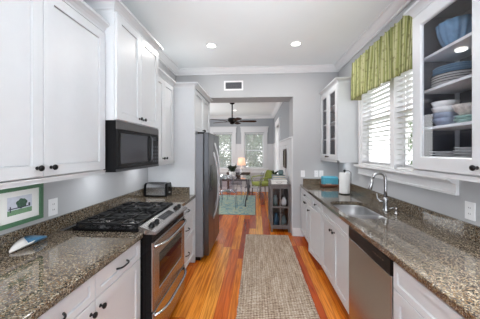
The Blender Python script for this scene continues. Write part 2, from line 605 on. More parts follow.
# ------------------------------------------------------------------ shell
b = MB(); b.box(-3.2, 1.75, -1.75, 9.0, -0.08, 0.0)
struct('floor', b, 'pine_floor')
b = MB(); b.box(XL - 0.15, XR + 0.15, YB - 0.15, YE + 0.02, HC, HC + 0.1)
struct('ceiling', b, 'ceiling_white')
b = MB(); b.box(DX0 - 0.1, DX1 + 0.12, YJ, DY + 0.15, DH, DH + 0.1)
struct('ceiling_2', b, 'ceiling_white')
b = MB(); b.box(XL - 0.12, XL, YB, YE, 0, HC)
struct('wall_left', b, 'wall_grey')
# right wall with the window hole
WY0, WY1, WZ0, WZ1 = 1.82, 3.32, 1.30, 2.50
b = MB()
b.box(XR, XR + 0.14, YB, WY0, 0, HC); b.box(XR, XR + 0.14, WY1, YE, 0, HC)
b.box(XR, XR + 0.14, WY0, WY1, 0, WZ0); b.box(XR, XR + 0.14, WY0, WY1, WZ1, HC)
struct('wall_right', b, 'wall_grey')
b = MB(); b.box(XL - 0.12, XR + 0.14, YB - 0.12, YB, 0, HC)
struct('wall_back', b, 'wall_grey')
# end wall: thick wall with the opening to the dining room
b = MB()
b.box(OPX1, XR + 0.14, YE, YJ, 0, HC)
b.box(XL - 0.12, OPX0, YE, YJ, 0, HC)
b.box(OPX0, OPX1, YE, YJ, OPZ, HC)
struct('wall_end', b, 'wall_grey')
# dining walls
b = MB()
FW = [(-1.60, -0.87), (-0.43, 0.30)]       # far windows, x ranges
FZ0, FZ1 = 0.86, 2.17
xs = [DX0, FW[0][0], FW[0][1], FW[1][0], FW[1][1], DX1 + 0.12]
for i in range(5):
    if i in (1, 3):
        b.box(xs[i], xs[i + 1], DY, DY + 0.14, 0, FZ0); b.box(xs[i], xs[i + 1], DY, DY + 0.14, FZ1, DH)
    else:
        b.box(xs[i], xs[i + 1], DY, DY + 0.14, 0, DH)
struct('wall_dining_far', b, 'dining_grey')
b = MB()
SY0, SY1, SZ0, SZ1 = 6.55, 7.55, 0.86, 2.25
b.box(DX1, DX1 + 0.12, YJ, SY0, 0, DH); b.box(DX1, DX1 + 0.12, SY1, DY, 0, DH)
b.box(DX1, DX1 + 0.12, SY0, SY1, 0, SZ0); b.box(DX1, DX1 + 0.12, SY0, SY1, SZ1, DH)
struct('wall_dining_right', b, 'dining_grey')
b = MB(); b.box(DX0 - 0.1, DX0, YJ, DY + 0.1, 0, DH); b.box(DX0, XL - 0.12, YJ - 0.12, YJ, 0, DH)
struct('wall_dining_left', b, 'dining_grey')

# crown moulding profile: (out from wall, down from ceiling)
CR = [(0, 0), (0.10, 0), (0.10, 0.014), (0.082, 0.022), (0.07, 0.045), (0.04, 0.072), (0.022, 0.08), (0.022, 0.1), (0, 0.1)]


def crown(name, ax, p0, p1, base, sgn, hz, k=1.0):
    b = MB()
    if ax == 'Y':   # runs along Y on a wall at x = base, projecting sgn
        b.prism(CR, lambda u, v: (base + sgn * u * k, p0, hz - v * k), lambda u, v: (base + sgn * u * k, p1, hz - v * k))
    else:
        b.prism(CR, lambda u, v: (p0, base + sgn * u * k, hz - v * k), lambda u, v: (p1, base + sgn * u * k, hz - v * k))
    struct(name, b, 'trim_white')


crown('trim_1', 'Y', YB, YE - 0.001, XL, 1, HC)
crown('trim_2', 'Y', YB, YE - 0.001, XR, -1, HC)
crown('trim_3', 'X', XL, XR, YE, -1, HC)
crown('trim_4', 'X', DX0, DX1, DY, -1, DH)
crown('trim_5', 'Y', YJ, DY, DX1, -1, DH)

# baseboards
b = MB(); b.box(OPX1 + 0.002, 0.84, YE - 0.018, YE, 0, 0.14); b.box(OPX1 + 0.002, 0.84, YE - 0.026, YE, 0, 0.02)
b.box(OPX1 - 0.016, OPX1, YE - 0.018, YE + 0.12, 0, 0.14)
struct('baseboard_end', b, 'trim_white')
b = MB(); b.box(DX0, DX1, DY - 0.02, DY, 0, 0.16); b.box(DX0, DX1, DY - 0.035, DY, 0, 0.03)
struct('baseboard_far', b, 'trim_white')
# wainscot of white panels
WT = 1.73
b = MB()
x = DX0
segs = [(DX0, FW[0][0] - 0.12), (FW[0][1] + 0.12, FW[1][0] - 0.12), (FW[1][1] + 0.12, DX1)]
for x0, x1 in segs:
    b.box(x0, x1, DY - 0.012, DY, 0.16, WT)
    b.box(x0, x1, DY - 0.035, DY, WT, WT + 0.03)
    b.box(x0, x1, DY - 0.022, DY, WT - 0.09, WT)
    q = x0 + 0.06
    while q < x1 - 0.03:
        b.box(q, q + 0.045, DY - 0.022, DY, 0.16, WT - 0.09); q += 0.17
for w0, w1 in FW:
    b.box(w0 - 0.12, w1 + 0.12, DY - 0.012, DY, 0.16, FZ0 - 0.16)
struct('trim_6', b, 'dining_trim')
b = MB()
for y0, y1 in ((YE + 0.13, SY0 - 0.12), (SY1 + 0.12, DY - 0.04)):
    b.box(DX1 - 0.012, DX1, y0, y1, 0.0, WT)
    b.box(DX1 - 0.04, DX1, y0, y1, WT, WT + 0.03)
    b.box(DX1 - 0.022, DX1, y0, y1, WT - 0.10, WT)
    b.box(DX1 - 0.022, DX1, y0, y1, 0.0, 0.16)
    q = y0
    while q < y1 - 0.03:
        b.box(DX1 - 0.022, DX1, q, q + 0.05, 0.16, WT - 0.1); q += 0.42
b.box(DX1 - 0.022, DX1, YE + 0.005, YE + 0.125, 0.14, WT + 0.03)
struct('trim_7', b, 'dining_trim')


# ------------------------------------------------------------------ windows
def window_far(name, x0, x1):
    root = bpy.data.objects.new(name, None); COL.objects.link(root); root['kind'] = 'structure'
    root.location = ((x0 + x1) / 2, DY, FZ0)
    c = 0.12
    b = MB()
    b.box(x0 - c, x0, DY - 0.028, DY, FZ0 - 0.02, FZ1 + 0.02); b.box(x1, x1 + c, DY - 0.028, DY, FZ0 - 0.02, FZ1 + 0.02)
    b.box(x0 - c - 0.02, x1 + c + 0.02, DY - 0.034, DY, FZ1 + 0.02, FZ1 + 0.2)
    b.box(x0 - c - 0.04, x1 + c + 0.04, DY - 0.055, DY, FZ1 + 0.2, FZ1 + 0.235)
    b.box(x0, x0 + 0.02, DY, DY + 0.14, FZ0, FZ1); b.box(x1 - 0.02, x1, DY, DY + 0.14, FZ0, FZ1)
    b.box(x0 + 0.02, x1 - 0.02, DY, DY + 0.14, FZ1 - 0.02, FZ1)
    b.build('window_frame', 'dining_trim', root)
    b = MB(); b.box(x0 - c - 0.03, x1 + c + 0.03, DY - 0.07, DY + 0.14, FZ0 - 0.04, FZ0)
    b.box(x0 - c, x1 + c, DY - 0.03, DY, FZ0 - 0.16, FZ0 - 0.04)
    b.build('window_sill', 'trim_white', root)
    b = MB(); zc = (FZ0 + FZ1) / 2
    y = DY + 0.07
    for z0, z1, yo in ((FZ0, zc + 0.02, 0), (zc - 0.02, FZ1 - 0.02, 0.035)):
        b.box(x0 + 0.02, x0 + 0.06, y + yo, y + yo + 0.03, z0, z1); b.box(x1 - 0.06, x1 - 0.02, y + yo, y + yo + 0.03, z0, z1)
        b.box(x0 + 0.06, x1 - 0.06, y + yo, y + yo + 0.03, z0, z0 + 0.045); b.box(x0 + 0.06, x1 - 0.06, y + yo, y + yo + 0.03, z1 - 0.04, z1)
    b.build('sash', 'trim_white', root)
    b = MB(); b.box(x0 + 0.06, x1 - 0.06, y + 0.012, y + 0.016, FZ0 + 0.04, zc)
    b.box(x0 + 0.06, x1 - 0.06, y + 0.047, y + 0.051, zc, FZ1 - 0.05)
    b.build('pane', 'clear_glass', root)
    return root


for i, (a, c) in enumerate(FW):
    window_far('window_%d' % (i + 1), a, c)
    o = MB(); o.box(a + 0.03, c - 0.03, DY + 0.03, DY + 0.034, zz := (0.90 if i == 0 else 0.93), FZ1 - 0.03)
    o.box(a + 0.03, c - 0.03, DY + 0.02, DY + 0.05, FZ1 - 0.07, FZ1 - 0.02)
    o.box(a + 0.03, c - 0.03, DY + 0.026, DY + 0.038, zz - 0.012, zz + 0.008)
    s_ = o.build('roller_shade', 'woven_shade')
    tag(recenter(s_, ((a + c) / 2, DY + 0.03, zz)), ['sheer pale shade lowered in the dining window nearer the refrigerator',
                                                     'sheer pale shade lowered in the dining window behind the table lamp'][i], 'window shade')

# side window of the dining room
root = bpy.data.objects.new('window_3', None); COL.objects.link(root); root['kind'] = 'structure'
root.location = (DX1, (SY0 + SY1) / 2, SZ0)
b = MB(); c = 0.12
b.box(DX1 - 0.03, DX1, SY0 - c, SY0, SZ0 - 0.02, SZ1 + 0.02); b.box(DX1 - 0.03, DX1, SY1, SY1 + c, SZ0 - 0.02, SZ1 + 0.02)
b.box(DX1 - 0.036, DX1, SY0 - c - 0.02, SY1 + c + 0.02, SZ1 + 0.02, SZ1 + 0.18)
b.box(DX1, DX1 + 0.12, SY0, SY0 + 0.02, SZ0, SZ1); b.box(DX1, DX1 + 0.12, SY1 - 0.02, SY1, SZ0, SZ1)
b.build('window_frame', 'trim_white', root)
b = MB(); b.box(DX1 - 0.07, DX1 + 0.12, SY0 - c, SY1 + c, SZ0 - 0.04, SZ0); b.build('window_sill', 'trim_white', root)
b = MB(); zc = (SZ0 + SZ1) / 2
for z in (SZ0, zc - 0.02, SZ1 - 0.045):
    b.box(DX1 + 0.06, DX1 + 0.09, SY0 + 0.02, SY1 - 0.02, z, z + 0.045)
for y in (SY0 + 0.02, SY1 - 0.06):
    b.box(DX1 + 0.06, DX1 + 0.09, y, y + 0.04, SZ0, SZ1)
b.build('sash', 'trim_white', root)
b = MB(); b.box(DX1 + 0.073, DX1 + 0.077, SY0 + 0.06, SY1 - 0.06, SZ0 + 0.04, SZ1 - 0.04); b.build('pane', 'clear_glass', root)

# kitchen window: pair of sashes with blinds
root = bpy.data.objects.new('window_4', None); COL.objects.link(root); root['kind'] = 'structure'
root.location = (XR, (WY0 + WY1) / 2, WZ0)
YM = 2.57
b = MB()
for y0, y1 in ((WY0 - 0.07, WY0), (WY1, WY1 + 0.035)):
    b.box(XR - 0.022, XR, y0, y1, WZ0, WZ1 + 0.07)
b.box(XR - 0.024, XR, WY0 - 0.07, WY1 + 0.035, WZ1, WZ1 + 0.07)
b.box(XR - 0.012, XR + 0.10, YM - 0.04, YM + 0.04, WZ0, WZ1)
for y in (WY0, WY1 - 0.02):
    b.box(XR, XR + 0.14, y, y + 0.02, WZ0, WZ1)
b.build('window_frame', 'trim_white', root)
b = MB()
PS = [(0.0, 1.185), (-0.028, 1.185), (-0.028, 1.20), (-0.022, 1.205), (-0.022, 1.262), (-0.05, 1.272), (-0.066, 1.288), (-0.085, 1.294), (-0.085, 1.318), (0.0, 1.318)]
b.prism(PS, lambda u, v: (XR + u, 1.765, v), lambda u, v: (XR + u, WY1 + 0.04, v))
b.box(XR, XR + 0.14, WY0, WY1, WZ0, WZ0 + 0.018)
b.build('window_sill', 'trim_white', root)
b = MB(); g_ = MB()
for y0, y1 in ((WY0 + 0.02, YM - 0.04), (YM + 0.04, WY1 - 0.02)):
    zc = 1.90
    for z0, z1, xo in ((WZ0 + 0.018, zc + 0.02, 0.075), (zc - 0.02, WZ1, 0.105)):
        b.box(XR + xo, XR + xo + 0.028, y0, y0 + 0.04, z0, z1); b.box(XR + xo, XR + xo + 0.028, y1 - 0.04, y1, z0, z1)
        b.box(XR + xo, XR + xo + 0.028, y0 + 0.04, y1 - 0.04, z0, z0 + 0.045); b.box(XR + xo, XR + xo + 0.028, y0 + 0.04, y1 - 0.04, z1 - 0.04, z1)
        g_.box(XR + xo + 0.012, XR + xo + 0.016, y0 + 0.04, y1 - 0.04, z0 + 0.04, z1 - 0.04)
b.build('sash', 'trim_white', root)
g_.build('pane', 'clear_glass', root)

for (y0, y1, lab) in ((YM + 0.045, WY1 - 0.022, 'white slatted blind in the window half beside the glass-door wall cabinet and paper towels'),
                      (WY0 + 0.022, YM - 0.045, 'white slatted blind in the window half nearer the blue bowl cabinet')):
    t = thing('window_blind', lab, 'blind', (XR + 0.03, (y0 + y1) / 2, WZ0 + 0.02), 'blinds of the kitchen window')
    b = MB()
    z = WZ0 + 0.055
    while z < WZ1 - 0.07:
        th = R(11)
        cx, hw = XR + 0.033, 0.029
        P0 = [(-hw, 0.0), (-hw * 0.5, 0.003), (0, 0.004), (hw * 0.5, 0.003), (hw, 0.0), (hw * .5, 0.0), (0, 0.001), (-hw * .5, 0.0)]
        pf = [(cx + u * math.cos(th) + v * math.sin(th), z - u * math.sin(th) + v * math.cos(th)) for u, v in P0]
        b.prism(pf, lambda u, v: (u, y0, v), lambda u, v: (u, y1, v))
        z += 0.0535
    b.build('slats', 'slat_vinyl', t)
    b = MB(); b.box(XR + 0.006, XR + 0.062, y0, y1, WZ1 - 0.06, WZ1 - 0.004); b.build('headrail', 'slat_white', t)
    b = MB(); b.box(XR + 0.010, XR + 0.058, y0, y1, WZ0 + 0.02, WZ0 + 0.038, bev=0.003); b.build('bottom_rail', 'slat_white', t)
    b = MB()
    for q in (y0 + 0.12, y1 - 0.12):
        for xx in (XR + 0.004, XR + 0.062):
            b.box(xx - 0.001, xx + 0.001, q - 0.002, q + 0.002, WZ0 + 0.03, WZ1 - 0.06)
    b.build('ladder_cord', 'slat_white', t)


# ------------------------------------------------------------------ cabinets
def side_T(side, x0):
    """maps (u along Y, v up, w out of the front) to the room"""
    if side == 'L':
        return lambda p: (x0 + p.z, p.x, p.y)
    if side == 'R':
        return lambda p: (x0 - p.z, p.x, p.y)
    return lambda p: (p.x, x0 - p.z, p.y)


def front(side, x0, u0, u1, v0, v1, name='door', parent=None, t=0.02, fr=0.058, mt='cabinet_white', glassy=False, ajar=None, label=None):
    b = MB(); T = side_T(side, x0)
    if ajar:
        hu, ang = ajar
        def T2(p, T=T):
            du = p.x - hu
            q = Vector((hu + du * math.cos(ang) , p.y, p.z + abs(du) * math.sin(ang)))
            return T(q)
        b.T = T2
    else:
        b.T = T
    g = 0.0024
    u0 += g; u1 -= g; v0 += g; v1 -= g

    def rect(i, w_):
        return [(u0 + i, v0 + i, w_), (u1 - i, v0 + i, w_), (u1 - i, v1 - i, w_), (u0 + i, v1 - i, w_)]
    rs = [rect(0, 0), rect(0, t - 0.002), rect(0.002, t), rect(fr, t), rect(fr + 0.001, t - 0.013), rect(fr + 0.0045, t - 0.013)]
    if glassy:
        rs = [rect(0, 0.0), rect(0, t - 0.002), rect(0.002, t), rect(fr - 0.008, t), rect(fr, t - 0.006), rect(fr, 0.0)]
        b.rings(rs, loop=True, sm=False)
    else:
        rs.append(rect(fr + 0.006, t - 0.008))
        b.rings(rs, sm=False)
    o = b.build(name, mt, parent, label=label)
    if glassy:
        b = MB(); b.T = T
        b.box(u0 + fr - 0.004, u1 - fr + 0.004, v0 + fr - 0.004, v1 - fr + 0.004, 0.006, 0.010)
        b.build('glass_pane', 'cabinet_glass', o)
    return o


def knob(side, x0, u, v, parent, t=0.02):
    b = MB(); T = side_T(side, x0); b.T = T
    pr = [(0.0095, 0), (0.0095, 0.003), (0.005, 0.006), (0.005, 0.014), (0.0125, 0.018), (0.0155, 0.024), (0.0135, 0.030), (0.006, 0.033)]
    rs = []
    for r, h in pr:
        rs.append([(u + r * math.cos(2 * PI * i / 14), v + r * math.sin(2 * PI * i / 14), t + h) for i in range(14)])
    b.rings(rs)
    return b.build('knob', 'black_metal', parent)


def pull(side, x0, u, v, parent, t=0.02, L=0.115, vert=False):
    b = MB(); b.T = side_T(side, x0)
    pts, rr = [], []
    n_ = 12
    for i in range(n_ + 1):
        s = -1 + 2 * i / n_
        h = 0.030 * (1 - abs(s) ** 4)
        q = (u, v + s * L / 2, t + h) if vert else (u + s * L / 2, v, t + h)
        pts.append(q); rr.append(0.0048 + 0.0016 * abs(s) ** 2)
    b.tube(pts, 0.005, 8, rr=rr)
    return b.build('pull', 'black_metal', parent)


def carcass(side, xf, xw, u0, u1, z0, z1, parent, toe=0.0, name='cabinet_box', mt='cabinet_white', depth=None):
    """closed box from the face xf back to the wall xw"""
    b = MB()
    s = 1 if side == 'L' else -1
    a, c = sorted((xf, xw))
    if toe:
        b.box(a, c, u0, u1, z0 + toe, z1)
        if side == 'L':
            b.box(xw, xf - 0.06, u0, u1, z0, z0 + toe)
        else:
            b.box(xf + 0.06, xw, u0, u1, z0, z0 + toe)
    else:
        b.box(a, c, u0, u1, z0, z1)
    return b.build(name, mt, parent)


CC = [(-0.0, 0.0), (0.006, 0.0), (0.008, 0.012), (0.02, 0.03), (0.036, 0.042), (0.048, 0.046), (0.048, 0.062), (0.0, 0.062)]


def cab_crown(side, xf, xw, u0, u1, z, parent, ends=(True, True), pj=1.0, hh=1.0):
    b = MB()
    s = 1 if side == 'L' else -1
    # mitred sweep: wall -> front corner -> front corner -> wall
    rs = []
    path = []
    if ends[0]:
        path.append(('w0',)); path.append(('c0',))
    else:
        path.append(('f0',))
    if ends[1]:
        path.append(('c1',)); path.append(('w1',))
    else:
        path.append(('f1',))
    for (k,) in path:
        ring = []
        for o_, h in CC:
            o_ = o_ * pj; h = h * hh
            if k == 'w0': q = (xw, u0 - o_, z + h)
            if k == 'c0': q = (xf + s * o_, u0 - o_, z + h)
            if k == 'f0': q = (xf + s * o_, u0, z + h)
            if k == 'c1': q = (xf + s * o_, u1 + o_, z + h)
            if k == 'w1': q = (xw, u1 + o_, z + h)
            if k == 'f1': q = (xf + s * o_, u1, z + h)
            ring.append(q)
        rs.append(ring)
    b.rings(rs, sm=False)
    a, c = sorted((xf, xw))
    b.box(a, c, u0, u1, z, z + 0.058 * hh)
    return b.build('crown', 'cabinet_white', parent)


FL = -1.107     # face frame plane of the left uppers (doors stand 20 mm proud)


def upper(side, xf, xw, u0, u1, z0, z1, doors, name, label, crown_ends=(True, True), knobs=None, cat='cabinet', light_rail=True, pj=1.0, crown_to=None):
    t = thing(name, label, cat, ((xf + xw) / 2, (u0 + u1) / 2, z0))
    carcass(side, xf, xw, u0, u1, z0, z1, t)
    k = 0
    for (a, c, ku) in doors:
        d = front(side, xf, a, c, z0 + 0.004, z1 - 0.012, 'door', t)
        if ku is not None:
            knob(side, xf, ku, z0 + 0.052, d)
    if light_rail:
        b = MB(); s = 1 if side == 'L' else -1
        a, c = sorted((xf + s * 0.012, xf - s * 0.012))
        b.box(a, c, u0, u1, z0 - 0.028, z0)
        a2, c2 = sorted((xf + s * 0.018, xf - s * 0.012))
        b.box(a2, c2, u0, u1, z0 - 0.010, z0)
        b.build('light_rail', 'cabinet_white', t)
    cab_crown(side, xf, xw, u0, u1 if crown_to is None else crown_to, z1, t, crown_ends, pj)
    return t


G0 = XL + 0.001
upper('L', FL, G0, 0.630, 1.638, 1.362, 2.362, [(0.640, 1.137, 1.098), (1.137, 1.632, 1.178)], 'upper_cabinet',
      'white two-door wall cabinet hanging above the green-framed picture', (False, True))
upper('L', FL, G0, -0.35, 0.628, 1.362, 2.362, [(-0.34, 0.14, 0.10), (0.14, 0.62, 0.18)], 'upper_cabinet',
      'white wall cabinet beside the camera, before the one above the picture', (False, False))
upper('L', -1.03, G0, 1.640, 2.386, 1.726, 2.53, [(1.646, 2.01, 1.975), (2.01, 2.380, 2.048)], 'upper_cabinet',
      'tall-set white two-door cabinet directly above the microwave', (True, True), light_rail=False)
upper('L', FL, G0, 2.389, 3.106, 1.362, 2.355, [(2.40, 2.72, 2.68), (2.72, 3.045, 2.76)], 'upper_cabinet',
      'white two-door wall cabinet above the toaster, between microwave and refrigerator', (False, False), crown_to=3.058)

# refrigerator enclosure: panel plus cabinet over the refrigerator
EF = -0.845
t = thing('refrigerator_cabinet', 'white cabinet with a tall side panel, boxed over the refrigerator', 'cabinet', (-1.15, 3.6, 1.77))
b = MB(); b.box(G0, EF + 0.02, 3.11, 3.13, 0.0, 2.355); b.box(EF - 0.02, EF + 0.022, 3.108, 3.15, 0.0, 2.355)
b.build('side_panel', 'cabinet_white', t)
b = MB(); b.box(G0, EF + 0.02, 4.14, 4.16, 0.0, 2.355); b.build('side_panel', 'cabinet_white', t)
b = MB(); b.box(G0, EF, 3.13, 4.14, 1.765, 2.355); b.build('cabinet_box', 'cabinet_white', t)
for a, c, ku in ((3.155, 3.64, 3.60), (3.64, 4.13, 3.68)):
    d = front('L', EF, a, c, 1.775, 2.345, 'door', t); knob('L', EF, ku, 1.815, d)
cab_crown('L', EF + 0.02, G0, 3.11, 4.16, 2.355, t, (True, True))

# right uppers: glass door cabinets, hollow
FR = 1.15


def glass_cabinet(u0, u1, z0, z1, doors, label, shelves, ends, name='glass_door_cabinet'):
    t = thing(name, label, 'cabinet', (1.29, (u0 + u1) / 2, z0))
    xw = XR - 0.001
    b = MB(); T = 0.018
    b.box(FR, xw, u0, u0 + T, z0, z1); b.box(FR, xw, u1 - T, u1, z0, z1)
    b.box(FR, xw, u0 + T, u1 - T, z0, z0 + T); b.box(FR, xw, u0 + T, u1 - T, z1 - T, z1)
    b.box(FR, FR + 0.02, u0 + T, u0 + 0.04, z0 + T, z1 - T); b.box(FR, FR + 0.02, u1 - 0.04, u1 - T, z0 + T, z1 - T)
    b.build('cabinet_box', 'cabinet_white', t)
    b = MB()
    b.box(xw - 0.008, xw - 0.001, u0 + T, u1 - T, z0 + T, z1 - T)
    b.box(FR + 0.021, xw - 0.008, u0 + T, u0 + T + 0.003, z0 + T, z1 - T); b.box(FR + 0.021, xw - 0.008, u1 - T - 0.003, u1 - T, z0 + T, z1 - T)
    b.box(FR + 0.021, xw - 0.008, u0 + T, u1 - T, z1 - T - 0.003, z1 - T)
    b.build('lining', 'interior_grey', t)
    for s in shelves:
        b = MB(); b.box(FR + 0.03, xw - 0.009, u0 + T + 0.004, u1 - T - 0.004, s - 0.018, s, bev=0.002)
        b.build('shelf', 'shelf_white', t)
    for a, c, ku in doors:
        if ku is None or True:
            d = front('R', FR, a, c, z0 + 0.006, z1 - 0.012, 'door', t, glassy=True, fr=0.090 if u0 < 2 else 0.075)
            if ku is not None:
                knob('R', FR, ku, z0 + 0.048, d)
    b = MB(); b.box(FR - 0.012, FR + 0.012, u0, u1, z0 - 0.028, z0)
    b.box(FR - 0.012, xw, u0, u0 + 0.012, z0 - 0.028, z0) if not ends[0] == 'x' else None
    b.box(FR + 0.012, xw, u1 - 0.012, u1, z0 - 0.028, z0)
    b.build('light_rail', 'cabinet_white', t)
    cab_crown('R', FR, xw, u0, u1, z1, t, ends)
    return t


glass_cabinet(3.38, YE - 0.004, 1.365, 2.46, [(3.388, 3.80, 3.76), (3.80, 4.205, 3.84)],
              'white wall cabinet with two dark glass doors above the teal box', (1.70, 1.95, 2.2), (True, False))
SH = (1.665, 1.925, 2.155)
glass_cabinet(1.217, 1.795, 1.365, 2.47, [(1.227, 1.787, 1.282)],
              'white glass-door cabinet of dishes, its knob over the wall outlet', SH, (False, True))
upper('R', FR, XR - 0.001, 0.20, 1.215, 1.365, 2.47, [(0.21, 0.71, 0.67), (0.71, 1.207, 0.75)], 'upper_cabinet',
      'white wall cabinet at the right edge, just before the glass-door dish cabinet', (False, False))
puck = MB(); puck.lathe([(0.028, 0.0), (0.028, -0.007), (0.023, -0.009)], (1.28, 1.56, SH[2] - 0.0185))
puck = puck.build('puck_light', 'lamp_lens'); tag(recenter(puck, (1.28, 1.56, SH[2] - 0.0185)), 'small round white light under the shelf holding the blue bowl', 'light')

# base cabinets
BL, BR = -0.845, 0.805      # face planes
ZT = 0.874


def base_cab(side, xf, u0, u1, name, label, drawers, doors, hollow=False):
    xw = (XL + 0.001) if side == 'L' else (XR - 0.001)
    t = thing(name, label, 'cabinet', ((xf + xw) / 2, (u0 + u1) / 2, 0))
    if hollow:
        b = MB()
        b.box(xf, xw, u0, u0 + 0.018, 0.1, ZT); b.box(xf, xw, u1 - 0.018, u1, 0.1, ZT)
        b.box(xf, xw, u0 + 0.018, u1 - 0.018, 0.1, 0.118); b.box(xw - 0.01, xw, u0 + 0.018, u1 - 0.018, 0.118, ZT)
        b.box(xf, xf + 0.018, u0 + 0.018, u1 - 0.018, 0.118, ZT); b.box(xf + 0.06, xw, u0, u1, 0, 0.1)
        b.build('cabinet_box', 'cabinet_white', t)
    else:
        carcass(side, xf, xw, u0, u1, 0.0, ZT, t, toe=0.1)
    for (a, c, z0, z1, hw) in drawers:
        d = front(side, xf, a, c, z0, z1, 'drawer', t, fr=0.036)
        if hw == 'pull': pull(side, xf, (a + c) / 2, (z0 + z1) / 2, d)
        if hw == 'knob': knob(side, xf, (a + c) / 2, (z0 + z1) / 2, d)
    for q in doors:
        a, c, z0, z1, ku, kv = q[:6]
        aj = q[6] if len(q) > 6 else None
        d = front(side, xf, a, c, z0, z1, 'door', t, ajar=aj)
        if ku is not None:
            if aj:
                b0 = knob(side, xf, ku, kv, d, t=0.02 + abs(ku - aj[0]) * math.sin(aj[1]))
            else:
                knob(side, xf, ku, kv, d)
    return t


DZ = 0.735
base_cab('L', BL, 0.632, 1.640, 'base_cabinet', 'white base cabinet with two drawers over two doors, beside the range',
         [(0.64, 1.158, DZ, 0.868, 'pull'), (1.158, 1.632, DZ, 0.868, 'pull')],
         [(0.64, 1.158, 0.11, DZ, 1.122, DZ - 0.055), (1.158, 1.632, 0.11, DZ, 1.194, DZ - 0.055)])
base_cab('L', BL, -0.35, 0.630, 'base_cabinet', 'white base cabinet under the end of the left counter nearest the camera',
         [(-0.34, 0.17, DZ, 0.868, 'pull'), (0.17, 0.622, DZ, 0.868, 'pull')],
         [(-0.34, 0.17, 0.11, DZ, 0.13, DZ - 0.055), (0.17, 0.622, 0.11, DZ, 0.21, DZ - 0.055)])
base_cab('L', BL, 2.412, 3.106, 'base_cabinet', 'white three-drawer base cabinet below the toaster counter',
         [(2.42, 3.10, 0.70, 0.868, 'pull'), (2.42, 3.10, 0.42, 0.70, 'pull'), (2.42, 3.10, 0.11, 0.42, 'pull')], [])
base_cab('R', BR, 2.047, 2.90, 'base_cabinet', 'white sink base cabinet with two doors, knobs side by side',
         [(2.055, 2.892, DZ, 0.868, None)],
         [(2.055, 2.455, 0.11, DZ, 2.415, DZ - 0.055), (2.455, 2.892, 0.11, DZ, 2.495, DZ - 0.055)], hollow=True)
base_cab('R', BR, 2.902, 3.34, 'base_cabinet', 'white base cabinet with its door standing slightly ajar below the paper towels',
         [(2.91, 3.332, DZ, 0.868, 'knob')],
         [(2.91, 3.332, 0.11, DZ, 3.285, DZ - 0.05, (2.91, R(8)))])
base_cab('R', BR, 3.342, YE - 0.004, 'base_cabinet', 'white base cabinet with one drawer over two doors, against the end wall',
         [(3.35, 4.205, DZ, 0.868, 'knob')], [(3.35, 3.775, 0.11, DZ, 3.735, DZ - 0.05), (3.775, 4.205, 0.11, DZ, 3.815, DZ - 0.05)])
base_cab('R', BR, 0.50, 1.413, 'base_cabinet', 'white base cabinet with one wide drawer, camera side of the dishwasher',
         [(0.51, 1.405, DZ - 0.02, 0.868, 'knob')], [(0.51, 0.957, 0.11, DZ - 0.02, 0.92, 0.66), (0.957, 1.405, 0.11, DZ - 0.02, 1.0, 0.66)])
base_cab('R', BR, -0.35, 0.498, 'base_cabinet', 'white base cabinet under the near end of the right counter',
         [(-0.34, 0.49, DZ - 0.02, 0.868, 'knob')], [(-0.34, 0.49, 0.11, DZ - 0.02, 0.45, 0.66)])

# ------------------------------------------------------------------ countertops
CT0, CT1 = 0.876, 0.914
CL, CRX = -0.81, 0.775
t = thing('countertop', 'speckled brown granite countertop under the green-framed picture', 'countertop', (-1.14, 0.6, CT0))
b = MB(); b.box(XL + 0.001, CL, -0.36, 1.642, CT0, CT1, bev=0.004); b.build('slab', 'granite', t)
b = MB(); b.box(XL + 0.001, XL + 0.021, -0.36, 2.404, CT1, 1.016, bev=0.002); b.build('backsplash', 'granite', t)
t = thing('countertop', 'speckled brown granite countertop holding the toaster', 'countertop', (-1.14, 2.75, CT0))
b = MB(); b.box(XL + 0.001, CL, 2.406, 3.106, CT0, CT1, bev=0.004); b.build('slab', 'granite', t)
b = MB(); b.box(XL + 0.001, XL + 0.021, 2.406, 3.085, CT1, 1.016, bev=0.002)
b.box(XL + 0.001, CL - 0.08, 3.086, 3.106, CT1, 1.016, bev=0.002); b.build('backsplash', 'granite', t)

# right counter with the sink cut-outs
SINK = [(0.832, 1.212, 2.375, 2.812, 0.13, 0.04), (0.832, 1.212, 2.10, 2.355, 0.04, 0.13)]     # x0,x1,y0,y1,corner radius


def rrect(x0, x1, y0, y1, r, k=6, rb=None):
    pts = []
    ra, rb = r, (r if rb is None else rb)   # corner radius at the y1 end and at the y0 end
    for cx, cy, a0, r in ((x1 - ra, y1 - ra, 0, ra), (x0 + ra, y1 - ra, 90, ra), (x0 + rb, y0 + rb, 180, rb), (x1 - rb, y0 + rb, 270, rb)):
        for i in range(k + 1):
            a = R(a0 + 90 * i / k)
            pts.append((cx + r * math.cos(a), cy + r * math.sin(a)))
    return pts


t = thing('countertop', 'long speckled brown granite countertop around the sink', 'countertop', (1.1, 2.0, CT0))
b = MB()
b.box(CRX, XR - 0.001, -0.36, 4.214, CT0, CT1, bev=0.004)
slab = b.build('slab', 'granite', t)
# cut the holes with boolean, applied at once
cut = MB()
for (x0, x1, y0, y1, r) in ((0.832, 1.212, 2.10, 2.812, 0.13),):
    pp = rrect(x0, x1, y0, y1, r)
    cut.prism(pp, lambda u, v: (u, v, CT0 - 0.05), lambda u, v: (u, v, CT1 + 0.05))
cuto = cut.build('cutter', 'granite', t)
bo = slab.modifiers.new('cut', 'BOOLEAN'); bo.operation = 'DIFFERENCE'; bo.object = cuto; bo.solver = 'EXACT'
bpy.context.view_layer.update()
dg = bpy.context.evaluated_depsgraph_get()
me = bpy.data.meshes.new_from_object(slab.evaluated_get(dg))
slab.modifiers.clear(); slab.data = me
bpy.data.objects.remove(cuto, do_unlink=True)
b = MB(); b.box(XR - 0.021, XR - 0.001, -0.36, 4.214, CT1, 1.016, bev=0.002)
b.box(CRX + 0.05, XR - 0.022, 4.194, 4.214, CT1, 1.016, bev=0.002); b.build('backsplash', 'granite', t)

